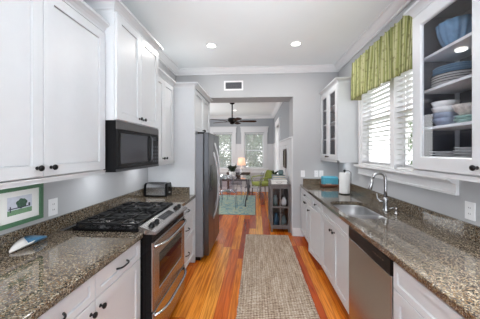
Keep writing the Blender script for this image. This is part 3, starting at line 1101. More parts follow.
# sink
t = thing('sink', 'stainless double-bowl sink set under the granite counter', 'sink', (1.04, 2.42, 0.70))
for i, (x0, x1, y0, y1, r, rb) in enumerate(SINK):
    b = MB(); e = 0.004; dp = 0.20 if i == 0 else 0.17
    prof = [(0.0095, CT0 - 0.001), (-e, CT0 - 0.001), (-e, CT0 - 0.02), (e * 3, CT0 - dp + 0.04), (0.03, CT0 - dp + 0.012), (0.06, CT0 - dp), (0.12, CT0 - dp - 0.002)]
    rs = []
    for o_, z in prof:
        o2 = -o_ if z == CT0 - 0.001 and o_ > 0 else o_
        rs.append([(u, v, z) for u, v in rrect(x0 + o2, x1 - o2, y0 + o2, y1 - o2, max(r - o2, 0.02), rb=max(rb - o2, 0.02))])
    b.rings(rs, caps=False)
    b.face(rs[-1], sm=True)
    bo_ = b.build('bowl', 'sink_steel', t)
    so = bo_.modifiers.new('thick', 'SOLIDIFY'); so.thickness = 0.0015
    b = MB(); cx, cy = (x0 + x1) / 2, (y0 + y1) / 2
    b.lathe([(0.045, 0), (0.045, 0.004), (0.038, 0.003), (0.03, -0.004), (0.005, -0.006)], (cx, cy, CT0 - dp + 0.001))
    b.build('drain', 'chrome', bo_)

# faucet
FX, FY = 1.262, 2.385
t = thing('faucet', 'brushed steel gooseneck faucet with pull-down spray head', 'faucet', (FX, FY, CT1))
b = MB(); b.lathe([(0.027, 0), (0.027, 0.008), (0.024, 0.014), (0.022, 0.03), (0.022, 0.09), (0.025, 0.11), (0.022, 0.125), (0.016, 0.135)], (FX, FY, CT1))
b.build('faucet_body', 'brushed', t)
b = MB()
pts = [(FX, FY, CT1 + 0.13), (FX, FY, CT1 + 0.20), (FX, FY, CT1 + 0.27)]
rad = 0.058
for i in range(1, 11):
    a = PI * i / 10 * 0.97
    pts.append((FX - rad + rad * math.cos(a), FY + 0.1 * rad * (1 - math.cos(a)), CT1 + 0.312 + rad * math.sin(a)))
b.tube(pts, 0.0145, 12); b.build('spout', 'brushed', t)
e = Vector(pts[-1]); d_ = (e - Vector(pts[-2])).normalized()
b = MB(); b.tube([e, e + d_ * 0.02, e + d_ * 0.03, e + d_ * 0.105, e + d_ * 0.115], 0.015, 12, rr=[0.0135, 0.0135, 0.017, 0.021, 0.016])
b.build('spray_head', 'brushed', t)
b = MB(); b.tube([(FX - 0.012, FY + 0.005, CT1 + 0.085), (FX - 0.045, FY + 0.02, CT1 + 0.095), (FX - 0.062, FY + 0.03, CT1 + 0.12), (FX - 0.066, FY + 0.032, CT1 + 0.165)], 0.007, 8, rr=[0.012, 0.010, 0.007, 0.006])
b.build('handle', 'brushed', t)

t = thing('soap_dispenser', 'small brushed steel soap dispenser standing beside the faucet', 'soap dispenser', (1.30, 2.278, CT1))
b = MB(); b.lathe([(0.017, 0), (0.017, 0.008), (0.010, 0.012), (0.009, 0.035), (0.013, 0.04), (0.013, 0.058), (0.006, 0.062)], (1.30, 2.278, CT1))
b.build('pump_body', 'brushed', t)
b = MB(); b.tube([(1.30, 2.278, CT1 + 0.052), (1.27, 2.283, CT1 + 0.056), (1.24, 2.288, CT1 + 0.046)], 0.0055, 8); b.build('nozzle', 'brushed', t)

# ------------------------------------------------------------------ dishwasher
t = thing('dishwasher', 'stainless dishwasher with a black control strip, built in under the counter', 'dishwasher', (1.1, 1.73, 0))
b = MB(); b.box(0.83, 1.40, 1.418, 2.048, 0.0, 0.868); b.build('tub', 'black_plastic', t)
b = MB(); b.box(0.782, 0.828, 1.422, 2.044, 0.11, 0.772, bev=0.004); b.build('door', 'steel', t)
b = MB(); b.box(0.780, 0.828, 1.422, 2.044, 0.776, 0.868, bev=0.005)
b.build('control_panel', 'black_plastic', t)
b = MB()
for k in range(5):
    b.box(0.7795, 0.7805, 1.50 + 0.03 * k, 1.512 + 0.03 * k, 0.826, 0.831)
b.build('button', 'brushed', t)

b = MB(); b.box(0.7793, 0.7805, 1.62, 1.85, 0.782, 0.806); b.build('handle_pocket', 'black_metal', t)

# ------------------------------------------------------------------ range
RY0, RY1 = 1.646, 2.400
t = thing('gas_range', 'slide-in stainless gas range with black cooktop grates', 'range', (-1.1, 2.02, 0))
b = MB(); b.box(XL + 0.03, -0.80, RY0, RY1, 0.0, 0.905); b.box(-0.80, -0.7555, RY0 + 0.003, RY1 - 0.003, 0.07, 0.834); b.build('range_body', 'black_enamel', t)
b = MB(); b.box(-1.345, -0.845, RY0 - 0.010, RY1 + 0.006, 0.916, 0.936, bev=0.004); b.build('cooktop', 'black_enamel', t)
# slanted control panel
b = MB()
PP = [(-0.85, 0.908), (-0.85, 0.950), (-0.84, 0.954), (-0.725, 0.918), (-0.714, 0.911), (-0.712, 0.903), (-0.722, 0.898), (-0.80, 0.898)]
b.prism(PP, lambda u, v: (u, RY0 - 0.002, v), lambda u, v: (u, RY1 + 0.002, v))
cp = b.build('control_panel', 'steel', t)
dirv = Vector((0.115, 0, -0.039)).normalized(); nv = Vector((0.039, 0, 0.115)).normalized()
cpm = Vector((-0.7825, 0, 0.9345))
b = MB()
for y0, y1, a0, a1 in ((1.90, 2.15, -0.036, 0.036),):
    q = [cpm + dirv * a0, cpm + dirv * a1]
    b.rings([[(q[0] + nv * h) + Vector((0, y0, 0)), (q[1] + nv * h) + Vector((0, y0, 0)), (q[1] + nv * h) + Vector((0, y1, 0)), (q[0] + nv * h) + Vector((0, y1, 0))] for h in (-0.004, 0.002)], sm=False)
dp_ = b.build('display_panel', 'black_plastic', cp)
b = MB()
for r_ in range(3):
    for c_ in range(4):
        ctr = cpm + dirv * (-0.022 + 0.02 * r_) + nv * 0.0025
        yy = 1.925 + 0.034 * c_
        q = [ctr - dirv * 0.006, ctr + dirv * 0.006]
        b.face([q[0] + Vector((0, yy, 0)), q[1] + Vector((0, yy, 0)), q[1] + Vector((0, yy + 0.022, 0)), q[0] + Vector((0, yy + 0.022, 0))], 'vent_dark')
b.build('button', None, dp_)
for i, yy in enumerate((1.715, 1.80, 2.245, 2.33)):
    b = MB(); b_c = cpm + Vector((0, yy, 0))
    a1 = dirv; a2 = Vector((0, 1, 0))
    rs = []
    for r_, h in ((0.025, 0), (0.025, 0.006), (0.019, 0.009), (0.017, 0.024), (0.013, 0.026)):
        rs.append([b_c + nv * h + (a1 * math.cos(2 * PI * k / 16) + a2 * math.sin(2 * PI * k / 16)) * r_ for k in range(16)])
    b.rings(rs)
    b.box(b_c.x - 0.008, b_c.x + 0.020, yy - 0.003, yy + 0.003, b_c.z + 0.016, b_c.z + 0.030)
    b.build('control_knob', 'black_plastic', t)
# black band, door, window, handle, drawer
b = MB(); b.box(-0.80, -0.750, RY0 + 0.002, RY1 - 0.002, 0.835, 0.897); b.build('vent_band', 'black_enamel', t)
b = MB()
b.T = None
DX_ = -0.738
dy0, dy1, dz0, dz1 = RY0 + 0.006, RY1 - 0.006, 0.335, 0.832


def rectx(x, i, j=0.0):
    return [(x, dy0 + i, dz0 + i + j), (x, dy1 - i, dz0 + i + j), (x, dy1 - i, dz1 - i - j), (x, dy0 + i, dz1 - i - j)]


rs = [rectx(-0.755, 0), rectx(DX_ - 0.008, 0), rectx(DX_ - 0.002, 0.004), rectx(DX_, 0.012), rectx(DX_, 0.10, 0.012), rectx(DX_ - 0.006, 0.106, 0.012)]
b.rings(rs, sm=False)
od = b.build('oven_door', 'steel', t)
b = MB(); b.box(DX_ - 0.0055, DX_ - 0.002, dy0 + 0.108, dy1 - 0.108, dz0 + 0.122, dz1 - 0.122)
b.build('oven_window', 'dark_glass', od)


def bow(z, name, par):
    b = MB(); pts = []; rr = []
    for i in range(17):
        s = -1 + 2 * i / 16
        pts.append((DX_ - 0.004 + 0.058 * (1 - abs(s) ** 5), 2.024 + s * 0.355, z)); rr.append(0.012)
    b.tube(pts, 0.012, 10, rr=rr); b.build(name, 'chrome', par)


bow(0.80, 'door_handle', od)
b = MB(); b.box(-0.755, DX_, dy0, dy1, 0.075, 0.325, bev=0.005); dr = b.build('warming_drawer', 'steel', t)
bow(0.295, 'drawer_handle', dr)
b = MB(); b.box(-0.80, -0.745, RY0 + 0.002, RY1 - 0.002, 0.326, 0.334); b.build('door_gasket', 'black_plastic', t)
# burners and grates
for (bx, by, r_) in ((-1.22, 1.79, 0.038), (-0.98, 1.79, 0.045), (-1.22, 2.26, 0.036), (-0.98, 2.26, 0.046), (-1.10, 2.024, 0.044)):
    b = MB(); b.lathe([(r_ + 0.045, 0.0), (r_ + 0.045, 0.003), (r_, 0.005), (r_, 0.013)], (bx, by, 0.9365), m='steel')
    b.lathe([(r_ * 0.86, 0.013), (r_ * 0.9, 0.02), (r_ * 0.6, 0.023)], (bx, by, 0.9365), m='cast_iron')
    b.build('burner', None, t)
zg = 0.962
for gi, (y0, y1) in enumerate(((1.665, 1.899), (1.907, 2.141), (2.149, 2.383))):
    b = MB(); x0, x1 = -1.335, -0.862; h = 0.005
    for yy in (y0 + h, y1 - h):
        b.box(x0, x1, yy - h, yy + h, zg - 0.008, zg + 0.006)
    for xx in (x0 + h, (x0 + x1) / 2, x1 - h):
        b.box(xx - h, xx + h, y0, y1, zg - 0.008, zg + 0.006)
    yc = (y0 + y1) / 2
    for xc in ((x0 * 3 + x1) / 4, (x0 + x1 * 3) / 4):
        b.box(xc - 0.12, xc - 0.03, yc - h, yc + h, zg - 0.006, zg + 0.012); b.box(xc + 0.03, xc + 0.12, yc - h, yc + h, zg - 0.006, zg + 0.012)
        b.box(xc - h, xc + h, y0, yc - 0.03, zg - 0.006, zg + 0.012); b.box(xc - h, xc + h, yc + 0.03, y1, zg - 0.006, zg + 0.012)
        for sx_ in (-1, 1):
            for sy_ in (-1, 1):
                p0 = Vector((xc + sx_ * 0.10, yc + sy_ * 0.095, zg)); p1 = Vector((xc + sx_ * 0.035, yc + sy_ * 0.035, zg + 0.004))
                b.tube([p0, p1], 0.006, 6)
    for xx in (x0 + h, x1 - h):
        for yy in (y0 + h, y1 - h):
            b.box(xx - 0.008, xx + 0.008, yy - 0.006, yy + 0.006, 0.9365, zg - 0.008)
    b.build('grate', 'cast_iron', t)

# ------------------------------------------------------------------ microwave
MF = -1.012
t = thing('microwave', 'over-the-range microwave with stainless trim and dark door window', 'microwave', (-1.24, 2.02, 1.345))
b = MB(); b.box(XL + 0.002, MF - 0.005, 1.642, 2.384, 1.345, 1.724); b.build('microwave_body', 'black_plastic', t)
b = MB(); b.box(MF - 0.005, MF, 1.642, 2.384, 1.664, 1.724, bev=0.001)
b.build('top_grille', 'grille_steel', t)
b = MB(); b.box(MF - 0.005, MF, 1.642, 2.205, 1.366, 1.662, bev=0.001)
md = b.build('door', 'black_plastic', t)
b = MB(); b.box(MF, MF + 0.002, 1.695, 2.13, 1.405, 1.635); b.build('door_window', 'mw_glass', md)
b = MB(); b.box(MF, MF + 0.001, 1.675, 2.15, 1.388, 1.652, ); b.build('window_border', 'black_enamel', md)
b = MB(); b.tube([(MF, 2.185, 1.40), (MF + 0.022, 2.185, 1.42), (MF + 0.022, 2.185, 1.62), (MF, 2.185, 1.64)], 0.008, 8); b.build('door_handle', 'steel_dark', md)
b = MB(); b.box(MF - 0.005, MF, 2.208, 2.384, 1.366, 1.662, bev=0.001); pp_ = b.build('control_panel', 'black_plastic', t)
b = MB()
for r_ in range(5):
    for c_ in range(3):
        b.box(MF, MF + 0.001, 2.245 + 0.045 * c_, 2.275 + 0.045 * c_, 1.39 + 0.035 * r_, 1.41 + 0.035 * r_)
b.build('button', 'vent_dark', pp_)
b = MB(); b.box(MF, MF + 0.001, 2.245, 2.37, 1.60, 1.64); b.build('display', 'dark_glass', pp_)
b = MB(); b.box(MF - 0.005, MF + 0.003, 1.642, 2.384, 1.345, 1.364, bev=0.001); b.build('bottom_trim', 'steel_dark', t)

# ------------------------------------------------------------------ refrigerator
t = thing('refrigerator', 'stainless side-by-side refrigerator with bowed handles and ice dispenser', 'refrigerator', (-1.05, 3.63, 0))
b = MB(); b.box(-1.42, -0.722, 3.168, 4.09, 0.05, 1.735); b.build('refrigerator_body', 'fridge_side', t)
b = MB(); b.box(-1.40, -0.76, 3.18, 4.08, 0.0, 0.05); b.build('kick_plate', 'black_plastic', t)
for (y0, y1, nm) in ((3.165, 3.565, 0), (3.572, 4.092, 1)):
    b = MB(); b.box(-0.715, -0.642, y0, y1, 0.07, 1.755, bev=0.012)
    d = b.build('door', 'steel_dark', t)
    b = MB(); yy = y1 - 0.05 if nm == 0 else y0 + 0.05
    pts = []
    for i in range(15):
        s = -1 + 2 * i / 14
        pts.append((-0.645 + 0.075 * (1 - abs(s) ** 2.6), yy, (0.98 if nm == 0 else 1.12) + s * 0.50))
    b.tube(pts, 0.015, 10); b.build('door_handle', 'handle_silver', d)
    if nm == 0:
        b = MB(); b.box(-0.643, -0.6395, y0 + 0.09, y1 - 0.12, 0.93, 1.30); b.build('dispenser', 'black_enamel', d)
b = MB(); b.box(-0.80, -0.70, 3.19, 3.27, 1.736, 1.76); b.box(-0.80, -0.70, 3.99, 4.07, 1.736, 1.76); b.build('hinge_cover', 'black_plastic', t)

# ------------------------------------------------------------------ small kitchen things
# toaster
TX0, TX1, TY0, TY1, TZ = -1.432, -1.128, 2.92, 3.078, CT1
t = thing('toaster', 'polished steel toaster with black ends on the granite counter', 'toaster', ((TX0 + TX1) / 2, (TY0 + TY1) / 2, TZ))
b = MB()
pf = [(TY0, 0.02), (TY0, 0.12), (TY0 + 0.012, 0.155), (TY0 + 0.035, 0.172), (TY1 - 0.035, 0.172), (TY1 - 0.012, 0.155), (TY1, 0.12), (TY1, 0.02)]
b.prism(pf, lambda u, v: (TX0 + 0.03, u, TZ + v), lambda u, v: (TX1 - 0.03, u, TZ + v)); b.build('shell', 'brushed', t)
for x0, x1 in ((TX0, TX0 + 0.03), (TX1 - 0.03, TX1)):
    b = MB(); b.prism(pf, lambda u, v: (x0, u, TZ + v * 0.98), lambda u, v: (x1, u, TZ + v * 1.01)); b.build('end_cap', 'black_plastic', t)
b = MB(); b.box(TX0 + 0.005, TX1 - 0.005, TY0 - 0.002, TY1 + 0.002, TZ, TZ + 0.022, bev=0.004); b.build('base', 'black_plastic', t)
b = MB(); b.box(TX0 + 0.05, TX1 - 0.05, TY0 + 0.04, TY0 + 0.065, TZ + 0.1722, TZ + 0.1735); b.box(TX0 + 0.05, TX1 - 0.05, TY1 - 0.065, TY1 - 0.04, TZ + 0.1722, TZ + 0.1735)
b.build('slot', 'toast_slot', t)
b = MB(); b.box(TX1, TX1 + 0.022, TY0 + 0.055, TY0 + 0.10, TZ + 0.105, TZ + 0.12, bev=0.003); b.build('lever', 'black_plastic', t)
b = MB(); b.lathe([(0.014, 0), (0.013, 0.012)], (TX1, TY0 + 0.078, TZ + 0.05), 'X', 12); b.build('dial', 'steel', t)

# paper towel holder
PX, PY = 1.203, 3.29
t = thing('paper_towel_holder', 'white paper towel roll upright on a black stand', 'paper towel holder', (PX, PY, CT1))
b = MB(); b.lathe([(0.078, 0), (0.078, 0.008), (0.07, 0.012), (0.006, 0.013), (0.006, 0.30), (0.012, 0.305), (0.017, 0.318), (0.012, 0.331), (0.003, 0.335)], (PX, PY, CT1))
b.tube([(PX + 0.02, PY, CT1 + 0.325), (PX + 0.06, PY - 0.01, CT1 + 0.315), (PX + 0.082, PY - 0.01, CT1 + 0.29), (PX + 0.082, PY - 0.01, CT1 + 0.008)], 0.004, 8)
b.build('stand', 'black_metal', t)
b = MB(); b.lathe([(0.02, 0.014), (0.066, 0.014), (0.067, 0.02), (0.067, 0.285), (0.066, 0.29), (0.02, 0.29)], (PX, PY, CT1), seg=32)
b.build('paper_roll', 'paper', t)

# teal box in a brown basket tray
t = thing('napkin_basket', 'brown wicker tray holding teal napkins in the counter corner', 'basket', (1.20, 3.92, CT1))
b = MB(); b.rings([rr_ for rr_ in ([(x, y, CT1 + z) for x, y in rrect(1.07 - o_, 1.33 + o_, 3.84 - o_, 4.02 + o_, 0.02)] for o_, z in ((0, 0), (0.012, 0.055), (0.006, 0.055), (-0.006, 0.006)))])
b.build('tray', 'wicker_brown', t)
b = MB()
for i in range(7):
    dx = random.uniform(-0.006, 0.006)
    b.box(1.085 + dx, 1.315 + dx, 3.855 + 0.021 * i, 3.855 + 0.021 * i + 0.018, CT1 + 0.012, CT1 + 0.165 + random.uniform(-0.006, 0.006), bev=0.003)
b.build('napkins', 'teal', t)
b = MB(); b.box(1.11, 1.20, 3.832, 3.838, CT1 + 0.048, CT1 + 0.062); b.build('tag', 'cream', t)


# outlets and switches
def plate(T, cu, cv, w_, h_, name, label, cat, kind, loc):
    t = thing(name, label, cat, loc)
    b = MB(); b.T = T; b.box(cu - w_ / 2, cu + w_ / 2, cv - h_ / 2, cv + h_ / 2, 0, 0.006, bev=0.002); b.build('wall_plate', 'outlet', t)
    b = MB(); b.T = T
    if kind == 'outlet':
        for dz in (-0.02, 0.02):
            b.box(cu - 0.017, cu + 0.017, cv + dz - 0.014, cv + dz + 0.014, 0.006, 0.0075, 'outlet')
            b.box(cu - 0.008, cu - 0.005, cv + dz - 0.004, cv + dz + 0.006, 0.0075, 0.008, 'slot')
            b.box(cu + 0.005, cu + 0.008, cv + dz - 0.004, cv + dz + 0.006, 0.0075, 0.008, 'slot')
        b.build('socket', None, t)
    else:
        b.box(cu - 0.016, cu + 0.016, cv - 0.032, cv + 0.032, 0.006, 0.009); b.build('rocker', 'trim_white', t)


plate(side_T('L', XL), 1.605, 1.095, 0.075, 0.12, 'wall_outlet', 'white double outlet between the picture and the range', 'outlet', 'outlet', (XL, 1.605, 1.03))
plate(side_T('R', XR), 1.677, 1.098, 0.075, 0.12, 'wall_outlet', 'white double outlet right of the window sill end', 'outlet', 'outlet', (XR, 1.677, 1.04))
plate(side_T('E', YE), 0.825, 1.10, 0.07, 0.115, 'light_switch', 'single white switch on the end wall close to the opening', 'light switch', 'switch', (0.825, YE, 1.04))
plate(side_T('E', YE), 1.06, 1.10, 0.07, 0.115, 'wall_outlet', 'white outlet on the end wall, left one of the close pair', 'outlet', 'outlet', (1.06, YE, 1.04))
plate(side_T('E', YE), 1.145, 1.10, 0.07, 0.115, 'light_switch', 'white switch on the end wall above the teal napkins, close pair', 'light switch', 'switch', (1.145, YE, 1.04))

# framed picture on the left wall (frame, mat and print all thin boxes with depth)
t = thing('framed_picture', 'green-framed print of a round tree above the left counter', 'picture', (XL, 1.36, 1.03))
TT = side_T('L', XL); y0, y1, z0, z1 = 1.208, 1.512, 1.045, 1.283
b = MB(); b.T = TT
fr_ = 0.026
b.box(y0, y1, z0, z0 + fr_, 0.001, 0.02, bev=0.002); b.box(y0, y1, z1 - fr_, z1, 0.001, 0.02, bev=0.002)
b.box(y0, y0 + fr_, z0 + fr_, z1 - fr_, 0.001, 0.02, bev=0.002); b.box(y1 - fr_, y1, z0 + fr_, z1 - fr_, 0.001, 0.02, bev=0.002)
b.build('frame', 'green_frame', t)
b = MB(); b.T = TT; b.box(y0 + fr_, y1 - fr_, z0 + fr_, z1 - fr_, 0.001, 0.010); b.build('mat', 'mat_board', t)
b = MB(); b.T = TT
b.box(1.284, 1.436, 1.112, 1.222, 0.010, 0.0105, 'print_ground')
b.box(1.284, 1.436, 1.112, 1.142, 0.0105, 0.0108, 'print_lawn')
cy_, cz_ = 1.37, 1.175
b.rings([[(cy_ + (0.034 + 0.004 * math.sin(5 * a)) * math.cos(a), cz_ + (0.030 + 0.003 * math.cos(7 * a)) * math.sin(a), h) for a in [2 * PI * i / 28 for i in range(28)]] for h in (0.0108, 0.0112)], m='print_tree')
b.box(1.290, 1.41, 1.148, 1.154, 0.0108, 0.0113, 'print_ink'); b.box(1.298, 1.304, 1.132, 1.166, 0.0108, 0.0113, 'print_ink'); b.box(1.412, 1.424, 1.148, 1.170, 0.0108, 0.0113, 'print_ink')
b.build('print', None, t)

# blue and white folded cloth lying against the backsplash: a boat-shaped dish
t = thing('spoon_rest', 'blue and white leaf-shaped dish on the granite by the backsplash', 'dish', (-1.40, 1.35, CT1))
b = MB(); rsA = []
P0, P1 = Vector((-1.40, 1.245, CT1 + 0.002)), Vector((-1.385, 1.47, CT1 + 0.010))
N_ = 12
for i in range(N_ + 1):
    s = i / N_
    c_ = P0.lerp(P1, s)
    wd = 0.004 + 0.040 * math.sin(PI * min(1, s * 1.0)) ** 0.7 * (0.65 + 0.5 * s)
    hh_ = 0.014 + 0.034 * math.sin(PI * s)
    ring = [(c_.x - wd, c_.y, c_.z + hh_), (c_.x - wd * 0.55, c_.y, c_.z + hh_ * 0.35), (c_.x, c_.y, c_.z), (c_.x + wd * 0.55, c_.y, c_.z + hh_ * 0.25), (c_.x + wd, c_.y, c_.z + hh_ * 0.7),
            (c_.x + wd * 0.5, c_.y, c_.z + hh_ * 0.45), (c_.x, c_.y, c_.z + 0.006), (c_.x - wd * 0.5, c_.y, c_.z + hh_ * 0.55)]
    rsA.append(ring)
b.rings(rsA[:7], 'porcelain'); b.build('dish_tip', 'porcelain', t, label='white tip')
b = MB(); b.rings(rsA[6:]); b.build('dish_bowl', 'dish_blue', t, label='blue glazed end')

# ------------------------------------------------------------------ dishes in the glass cabinet
XC = 1.285


def one_mesh(b, name, material, loc, label, cat, group=None):
    o = b.build(name, material)
    o.location = loc
    return tag(o, label, cat, group)


# fluted blue bowl, top shelf
b = MB(); rs = []
for (r_, h) in ((0.045, 0.0), (0.055, 0.012), (0.08, 0.055), (0.097, 0.115), (0.103, 0.165), (0.098, 0.165), (0.090, 0.113), (0.072, 0.055), (0.05, 0.018), (0.02, 0.012)):
    rs.append([(r_ * (1 + 0.035 * math.cos(14 * a)) * math.cos(a), r_ * (1 + 0.035 * math.cos(14 * a)) * math.sin(a), h) for a in [2 * PI * i / 84 for i in range(84)]])
b.rings(rs)
one_mesh(b, 'bowl', 'blue_glaze', (1.285, 1.60, SH[2] + 0.0005), 'large blue fluted bowl alone on the top shelf of the dish cabinet', 'bowl')


def plate_mesh(r, h, rim):
    b = MB()
    b.mats = [rim[1]]
    b.lathe([(r * 0.6, 0), (r * 0.62, 0.003), (r * 0.97, h)], seg=36, m=rim[1], caps=False)
    b.lathe([(r * 0.97, h), (r, h + 0.002), (r * 0.985, h + 0.004)], seg=36, m=rim[0], caps=False)
    b.lathe([(0.003, 0), (r * 0.6, 0)], seg=36, m=rim[1])
    b.lathe([(r * 0.985, h + 0.0041), (r * 0.9, h), (r * 0.62, 0.006), (0.004, 0.006)], seg=36, m=rim[1])
    return b


def stack(first_mb, n, dz, x, y, z, name, cat, labels, group):
    o = first_mb.build(name, None)
    o.location = (x, y, z); tag(o, labels[0], cat, group)
    for i in range(1, n):
        c = o.copy(); COL.objects.link(c); c.location = (x + random.uniform(-.003, .003), y + random.uniform(-.003, .003), z + dz * i)
        c['label'] = labels[i] if i < len(labels) else labels[-1]
    return z + dz * n


g1 = 'dark-rimmed white plates on the middle shelf'
ztop = stack(plate_mesh(0.128, 0.016, ('rim_dark', 'porcelain')), 4, 0.016, XC + 0.012, 1.62, SH[1] + 0.0005, 'plate', 'plate',
             ['white dark-rimmed plate, lowest under the blue plates', 'white dark-rimmed plate, second from the bottom under the blue plates',
              'white dark-rimmed plate, third from the bottom under the blue plates', 'white dark-rimmed plate just beneath the blue plates'], g1)
stack(plate_mesh(0.118, 0.016, ('blue_plate', 'blue_glaze')), 3, 0.013, XC, 1.61, ztop + 0.004, 'plate', 'plate',
      ['blue plate resting on the dark-rimmed white plates', 'middle blue plate of the three above the white ones', 'topmost blue plate on the middle shelf'],
      'blue plates on the middle shelf')


def bowl_mesh(r, h, m1, m2=None):
    b = MB(); m2 = m2 or m1
    b.lathe([(r * 0.5, 0), (r * 0.55, 0.004), (r * 0.85, h * 0.45), (r, h * 0.97)], seg=32, m=m1)
    b.lathe([(r, h * 0.971), (r * 0.985, h), (r * 0.96, h), (r * 0.8, h * 0.45), (r * 0.45, 0.01), (0.003, 0.009)], seg=32, m=m2)
    return b


mat('cream_spot', (208, 198, 188), 0.4, noise=0.35, nscale=45)
g2 = 'bowls on the lowest shelf of the dish cabinet'
by = 1.665
z = SH[0] + 0.0005
for i, (r_, h_, mt_, lb) in enumerate(((0.072, 0.052, 'blue_grey', 'blue-grey bowl at the bottom of the taller bowl stack'),
                                       (0.073, 0.052, 'blue_grey', 'blue-grey bowl directly under the white bowls'),
                                       (0.076, 0.055, 'porcelain', 'white bowl resting on the blue-grey bowls'),
                                       (0.077, 0.055, 'porcelain', 'uppermost white bowl of the taller bowl stack'))):
    one_mesh(bowl_mesh(r_, h_, mt_), 'bowl', None, (XC - 0.02, by, z + i * 0.036), lb, 'bowl', g2)
z2 = SH[0] + 0.0005
for i, (r_, h_, mt_, lb) in enumerate(((0.070, 0.03, 'mint', 'pale green dish lowest under the speckled bowl'), (0.066, 0.03, 'mint', 'upper pale green dish right under the speckled bowl'))):
    one_mesh(bowl_mesh(r_, h_, mt_), 'dish', None, (XC - 0.01, 1.505, z2 + i * 0.018), lb, 'dish', g2)
one_mesh(bowl_mesh(0.072, 0.066, 'cream_spot', 'cream'), 'bowl', None, (XC - 0.01, 1.505, z2 + 0.050), 'cream speckled bowl on top of the pale green dishes', 'bowl', g2)
zf = 1.365 + 0.0185
g3 = 'white plates on the cabinet floor'
ORD = ['lowest', 'second lowest', 'third lowest', 'fourth lowest', 'fifth lowest', 'sixth lowest', 'seventh lowest', 'topmost']
stack(plate_mesh(0.078, 0.010, ('porcelain', 'porcelain')), 7, 0.0165, XC - 0.025, 1.665, zf, 'plate', 'plate',
      ['small white plate, %s of the low stack by the window-side cabinet wall' % q for q in ORD[:6] + ORD[7:]], g3)
stack(plate_mesh(0.076, 0.012, ('porcelain', 'porcelain')), 8, 0.0175, XC - 0.005, 1.50, zf, 'plate', 'plate',
      ['small white plate, %s of the tallest middle stack' % q for q in ORD], g3)
stack(bowl_mesh(0.055, 0.045, 'porcelain'), 5, 0.022, XC - 0.02, 1.362, zf, 'bowl', 'bowl',
      ['white cup bowl, %s of the stack against the door stile' % q for q in ('lowest', 'second lowest', 'middle', 'second highest', 'topmost')], 'white cup bowls on the cabinet floor')

# far glass cabinet: a few dim glasses
for k, (yy, zz_, lb) in enumerate(((3.50, 1.70, 'clear glass tumbler behind the nearer pane on the lowest shelf'), (3.62, 1.95, 'clear glass tumbler behind the nearer pane on the middle shelf'),
                                   (3.95, 1.70, 'clear glass tumbler behind the farther pane on the lowest shelf'))):
    b = MB(); b.lathe([(0.028, 0), (0.035, 0.11), (0.033, 0.11), (0.026, 0.006)], seg=20)
    one_mesh(b, 'tumbler', 'acrylic', (1.30, yy, zz_ + 0.0005), lb, 'glass', 'tumblers in the far cabinet')

# ------------------------------------------------------------------ valance
t = thing('window_valance', 'gathered green striped fabric valance over the kitchen window', 'valance', (1.36, 2.5, 2.2))
VY0, VY1 = 1.90, 3.30
b = MB(); NU, NV = 150, 14
grid = []
uvs = []
L_ = 1.0
for j in range(NV + 1):
    row = []
    tv = j / NV
    for i in range(NU + 1):
        tu = i / NU
        y = VY0 + (VY1 - VY0) * tu
        ph = 2 * PI * (tu * 14 + 0.22 * math.sin(tu * 17) + 0.10 * math.sin(tv * 2.5 + tu * 40))
        amp = 0.018 + 0.006 * math.sin(tu * 31)
        fold = amp * math.sin(ph) + 0.006 * math.sin(ph * 2.3 + 1)
        zt = 2.705 + 0.012 * math.sin(ph + 0.8)
        zb = 2.192 + 0.005 * math.sin(ph * 0.5 + 0.4)
        z = zt + (zb - zt) * tv
        if 0 < i < NU:
            y += 0.035 * tv * math.sin(tu * 11 + 0.6) * min(1, 12 * tu, 12 * (1 - tu))
        x = 1.315 - 0.015 * tv + fold * (0.75 - 0.2 * tv)
        row.append(b.bm.verts.new((x, y, z)))
    grid.append(row)
ul = b.bm.loops.layers.uv.new('UVMap')
for j in range(NV):
    for i in range(NU):
        f = b.bm.faces.new((grid[j][i], grid[j][i + 1], grid[j + 1][i + 1], grid[j + 1][i])); f.smooth = True
        for lp, (a, c) in zip(f.loops, ((i, j), (i + 1, j), (i + 1, j + 1), (i, j + 1))):
            lp[ul].uv = (a / NU, 1 - c / NV)
# returns to the wall at both ends
for ii in (0, NU):
    col = [grid[j][ii] for j in range(NV + 1)]
    wl = [b.bm.verts.new((XR - 0.004, v.co.y, v.co.z)) for v in col]
    for j in range(NV):
        f = b.bm.faces.new((col[j], col[j + 1], wl[j + 1], wl[j]))
        for lp in f.loops:
            lp[ul].uv = (0.02, 0.5)
vo_ = b.build('fabric', 'valance_fabric', t)
so = vo_.modifiers.new('thick', 'SOLIDIFY'); so.thickness = 0.003
b = MB(); b.box(1.345, XR - 0.003, VY0 + 0.01, VY1 - 0.01, 2.64, 2.665); b.build('mounting_board', 'trim_white', t)

# ------------------------------------------------------------------ kitchen ceiling and end wall fittings
CANS = [(-0.626, 3.262), (0.547, 3.28), (-0.45, -0.6), (0.40, -0.6)]
labs = ['recessed white ceiling light above the refrigerator side of the kitchen', 'recessed white ceiling light above the sink side of the kitchen']
for i, (x, y) in enumerate(CANS):
    if i < 2:
        t = thing('ceiling_light', labs[i], 'ceiling light', (x, y, HC), 'recessed ceiling lights of the kitchen')
        b = MB(); b.lathe([(0.062, -0.001), (0.082, -0.001), (0.080, -0.006), (0.064, -0.008)], (x, y, HC), seg=28, caps=False); b.build('trim_ring', 'ceiling_white', t)
        b = MB(); b.lathe([(0.061, -0.002), (0.058, -0.006)], (x, y, HC), seg=28); b.build('lens', 'lamp_lens', t)
    area_light('can_lamp', (x, y, HC - 0.012), (x, y, 0), 0.11, 0.11, CAN_POWER, (1.0, 0.965, 0.92), 'DISK')
t = thing('ceiling_light', 'recessed dining room ceiling light just beyond the fan', 'ceiling light', (-0.67, 7.45, DH))
